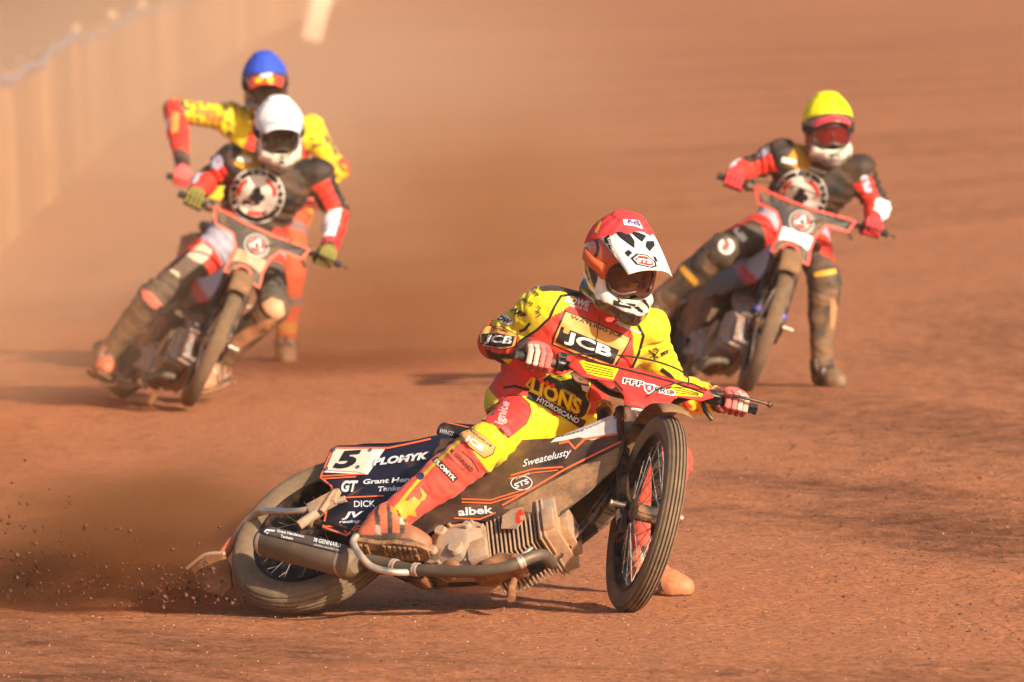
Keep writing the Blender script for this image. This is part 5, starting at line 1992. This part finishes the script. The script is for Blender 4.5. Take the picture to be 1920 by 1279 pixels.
for P_, B_, dusty in ((PY, bikeY, False), (PW, bikeW, True)):
    bm_ = Print([P_['plate']], B_, lift=.003, max_edge=14)
    # edge trim and roundel laid out on the plate itself
    def onplate(name, pts, m_, t, w=None, closed=False):
        if w:
            q2 = []
            for i in range(len(pts) - (0 if closed else 1)):
                a, b2 = np.array(pts[i]), np.array(pts[(i + 1) % len(pts)])
                k = max(1, int(np.linalg.norm(b2 - a) / .02))
                q2 += [a + (b2 - a) * j / k for j in range(k)]
            if not closed:
                q2.append(np.array(pts[-1]))
            v, f = stroke2d(q2, w, closed)
        else:
            v, f = fine(pts, [tuple(range(len(pts)))], .03)
        return put(name, pymesh(name, np.array([P_['pf'](a, b2, t + .002) for a, b2 in v]), f), m_, B_)
    onplate('trim', PLATE_A, mat('red trim', (.80, .06, .04), .5) if not dusty else mat('dusty trim', (.75, .14, .08), .6, dust=.25, dscale=10), .003, .010, True)
    m_st = m_white if not dusty else mat('dusty white', (.55, .38, .26), .7, dust=.4, dscale=9)
    onplate('plate_print', [(-.070, .49), (.088, .49), (.085, .43), (.08, .41), (.05, .425), (0, .432), (-.05, .425), (-.07, .41)], m_st, .004)
    cc = (.012, .545)
    sh = lambda r: [(cc[0] + x, cc[1] + y) for x, y in circ(r, 24)]
    onplate('roundel', sh(.062), m_emb, .006)
    onplate('roundel', sh(.057), m_black, .008)
    onplate('roundel', sh(.043), m_emb, .010)
    onplate('roundel', sh(.040), m_red_p, .012)
    onplate('roundel', [(cc[0], cc[1] + .04), (cc[0] + .036, cc[1] - .02), (cc[0] - .036, cc[1] - .02)], m_emb, .014)
    v, f = club(0, 0, .022)
    put('roundel', pymesh('roundel', np.array([P_['pf'](cc[0] + a, cc[1] - b2, .018) for a, b2 in v]), f), m_black, B_)
# sleeve and leg patches
yb = Print([bodyY], riderY, lift=.003, max_edge=14)
yb.poly(yb.local(circ(14, 14), 1428, 280, 0), mat('pale blue patch', (.55, .58, .75), .6), 1, 'sleeve_patch')
yb.poly(yb.local(rrect(14, 34, 6), 1624, 345, -20), mat('pale blue patch'), 1, 'sleeve_patch')
yb.poly(yb.local(circ(15, 14), 1362, 462, 0), m_emb, 1, 'knee_patch')
yb.text('B', 1362, 462, 16, 30, m_red_p, 2, bold=.05)
yb.poly(yb.local(rrect(12, 30, 4), 1388, 440, -40), m_emb, 1, 'knee_patch')
yb.poly(yb.local(rrect(12, 44, 4), 1292, 517, -42), mat('amber patch', (.75, .38, .04), .6), 1, 'shin_patch')
yb.poly(yb.local(rrect(42, 9, 3), 1547, 512, -10), mat('amber patch'), 1, 'shin_patch')
yb.poly(yb.local(rrect(18, 60, 5), 1566, 590, 0), mat('clay patch', (.50, .24, .12), .8, dust=.4), 1, 'shin_patch')
wb = Print([bodyW], riderW, lift=.003, max_edge=14)
wb.poly(wb.local(circ(15, 14), 405, 304, 0), mat('pale blue patch'), 1, 'sleeve_patch')
wb.poly([(318, 508), (380, 452), (398, 470), (394, 482), (340, 524)], mat('dusty cream', (.68, .50, .36), .7, dust=.2), 1, 'thigh_patch')
wb.poly([(264, 542), (282, 546), (306, 572), (304, 584), (286, 578), (268, 560)], mat('coral knee', (.80, .20, .14), .6, dust=.15), 1, 'knee_patch')
wb.poly([(490, 570), (510, 558), (530, 566), (534, 590), (520, 600), (498, 586)], mat('clay knee', (.70, .36, .20), .7, dust=.3), 1, 'knee_patch')
wb.poly([(420, 640), (470, 612), (520, 592), (516, 612), (470, 640), (440, 660)], mat('clay patch'), 1, 'shin_patch')
bb = Print([bodyB], riderB, lift=.003, max_edge=14)
bb.poly([(306, 222), (318, 214), (320, 244), (308, 250)], m_white, 1, 'sleeve_patch')
bb.poly([(322, 210), (336, 212), (334, 246), (322, 250)], m_gold_p, 1, 'sleeve_patch')
pkb = Print([peakB], riderB, lift=.003, max_edge=14)
pkb.poly([(480, 134), (496, 127), (514, 134), (506, 146), (490, 146)], m_white, 1, 'peak_print')
for x in (486, 508):
    pkb.poly(pkb.local(circ(8, 10), x, 154, 0), m_yel_p, 2, 'peak_print')
pky = Print([peakY], riderY, lift=.003, max_edge=14)
pky.poly([(1524, 236), (1540, 232), (1538, 246), (1524, 248)], m_white, 1, 'peak_print')
pky.poly([(1552, 234), (1570, 234), (1582, 246), (1566, 252), (1550, 248)], mat('pale blue patch'), 1, 'peak_print')
pkw = Print([peakW, helmW], riderW, lift=.003, max_edge=14)
pkw.line([(500, 232), (524, 229), (550, 233)], 4, mat('pink print', (.75, .40, .38), .6), 1, 'peak_print')
pkw.line([(508, 196), (532, 193)], 4, mat('grey print', (.45, .46, .50), .6), 1, 'helmet_print')
bpy.context.view_layer.update()

# ------------------------------------------------------------------ dust-laden air
def volume(name, density, color, aniso=.2):
    M = bpy.data.materials.new(name)
    M.use_nodes = True
    N, L = M.node_tree.nodes, M.node_tree.links
    N.clear()
    out = N.new('ShaderNodeOutputMaterial')
    pv = N.new('ShaderNodeVolumePrincipled')
    pv.inputs['Color'].default_value = (*color, 1)
    pv.inputs['Density'].default_value = density
    pv.inputs['Anisotropy'].default_value = aniso
    L.new(pv.outputs[0], out.inputs['Volume'])
    return M, N, L, pv

def dust_cloud(c, r, yaw, dens, label, nscale=(2, 2, 2), lo=.42, hi=.75, color=(.90, .58, .36), power=1.0):
    M, N, L, pv = volume('airborne dust', 0, color, .25)
    tc = N.new('ShaderNodeTexCoord')
    ln = N.new('ShaderNodeVectorMath')
    ln.operation = 'LENGTH'
    L.new(tc.outputs['Object'], ln.inputs[0])
    fo = N.new('ShaderNodeMapRange')
    fo.interpolation_type = 'SMOOTHSTEP'
    fo.inputs['From Min'].default_value = 1.0
    fo.inputs['From Max'].default_value = .25
    L.new(ln.outputs['Value'], fo.inputs['Value'])
    mp = N.new('ShaderNodeMapping')
    mp.inputs['Scale'].default_value = nscale
    L.new(tc.outputs['Object'], mp.inputs['Vector'])
    ns = N.new('ShaderNodeTexNoise')
    ns.inputs['Scale'].default_value = 1.0
    ns.inputs['Detail'].default_value = 2.5
    L.new(mp.outputs[0], ns.inputs['Vector'])
    mr = N.new('ShaderNodeMapRange')
    mr.inputs['From Min'].default_value = lo
    mr.inputs['From Max'].default_value = hi
    mr.inputs['To Max'].default_value = dens
    L.new(ns.outputs['Fac'], mr.inputs['Value'])
    ml = N.new('ShaderNodeMath')
    ml.operation = 'MULTIPLY'
    L.new(mr.outputs[0], ml.inputs[0])
    L.new(fo.outputs[0], ml.inputs[1])
    L.new(ml.outputs[0], pv.inputs['Density'])
    me = MB().sphere((0, 0, 0), 1.0, 12).mesh('dust_cloud')
    o = put('dust_cloud', me, M)
    o.matrix_world = Matrix.Translation(c) @ Matrix.Rotation(yaw, 4, 'Z') @ Matrix.Diagonal((*r, 1))
    tag(o, label, 'dust', kind='stuff')
    return o

# spray of shale thrown back by the rear wheel of the leading motorcycle
dust_cloud((-1.52, 30.5, .20), (1.15, .9, .45), R(-25), 9.0, 'brown spray of shale thrown up behind the foremost rear wheel', (1.7, 2.2, 2.2), .42, .70, (.56, .26, .115))
PALE = (.96, .70, .48)
dust_cloud((-2.95, 43.4, .35), (1.9, 3.4, .95), R(10), .36, 'pale dust whirled up beside the rider in the white helmet', (1.5, 2.0, 1.3), .32, .68, PALE)
dust_cloud((-1.36, 30.0, .14), (.46, .36, .24), R(-25), 7.0, 'dense jet of shale at the foot of the foremost rear wheel', (2.2, 2.2, 2.2), .40, .66, (.46, .19, .08))
dust_cloud((-.25, 46.2, .55), (1.7, 3.6, 1.15), R(0), .62, 'brown dust drifting between the riders behind, coloured darker as if in shade', (1.3, 1.5, 1.3), .36, .66, (.63, .32, .148))  # real dust, its darker brown also stands in for shade across the centre
dust_cloud((-3.0, 55, .8), (4.2, 8.5, 2.0), R(8), .25, 'pale dust cloud hanging behind the last rider', (1.6, 2.0, 1.2), .30, .70, PALE)
dust_cloud((-3.5, 82, .8), (6.5, 20.0, 2.2), R(0), .048, 'thin veil of dust along the far fence', (1.6, 2.0, 1.2), .28, .66, PALE)

# clods flung up by the rear wheel
P0 = np.array([[1, 0, 0], [-1, 0, 0], [0, 1, 0], [0, -1, 0], [0, 0, 1], [0, 0, -1]], float)
F0 = np.array([[0, 2, 4], [2, 1, 4], [1, 3, 4], [3, 0, 4], [2, 0, 5], [1, 2, 5], [3, 1, 5], [0, 3, 5]])
n = 2200
t = RNG.random(n) ** .7
x = -.95 - 1.15 * t + RNG.normal(0, .05, n)
y = 29.6 + .9 * t + RNG.normal(0, .14, n)
z = .02 + np.abs(RNG.normal(0, 1, n)) * (.05 + .20 * t) * np.clip(1.25 - .5 * t, .2, 1)
s_ = .0012 + .010 * RNG.random(n) ** 6
q = P0[None] * s_[:, None, None] * RNG.uniform(.6, 1.4, (n, 6, 1)) + np.stack([x, y, z], -1)[:, None]
fd = put('flying_dirt', pymesh('flying_dirt', q.reshape(-1, 3), (F0[None] + 6 * np.arange(n)[:, None, None]).reshape(-1, 3), False), m_clod)
tag(fd, 'specks of damp shale flying off the foremost rear wheel', 'dirt', kind='stuff')

hz, *_ = volume('dusty air', .0006, (.95, .74, .55))
hx = MB().box((0, 840, 3.4), (2300, 1840, 4.6))
hob = put('haze', hx.mesh('haze', smooth=False), hz)
tag(hob, 'thin orange dust hanging in the air over the track', 'haze', kind='stuff')
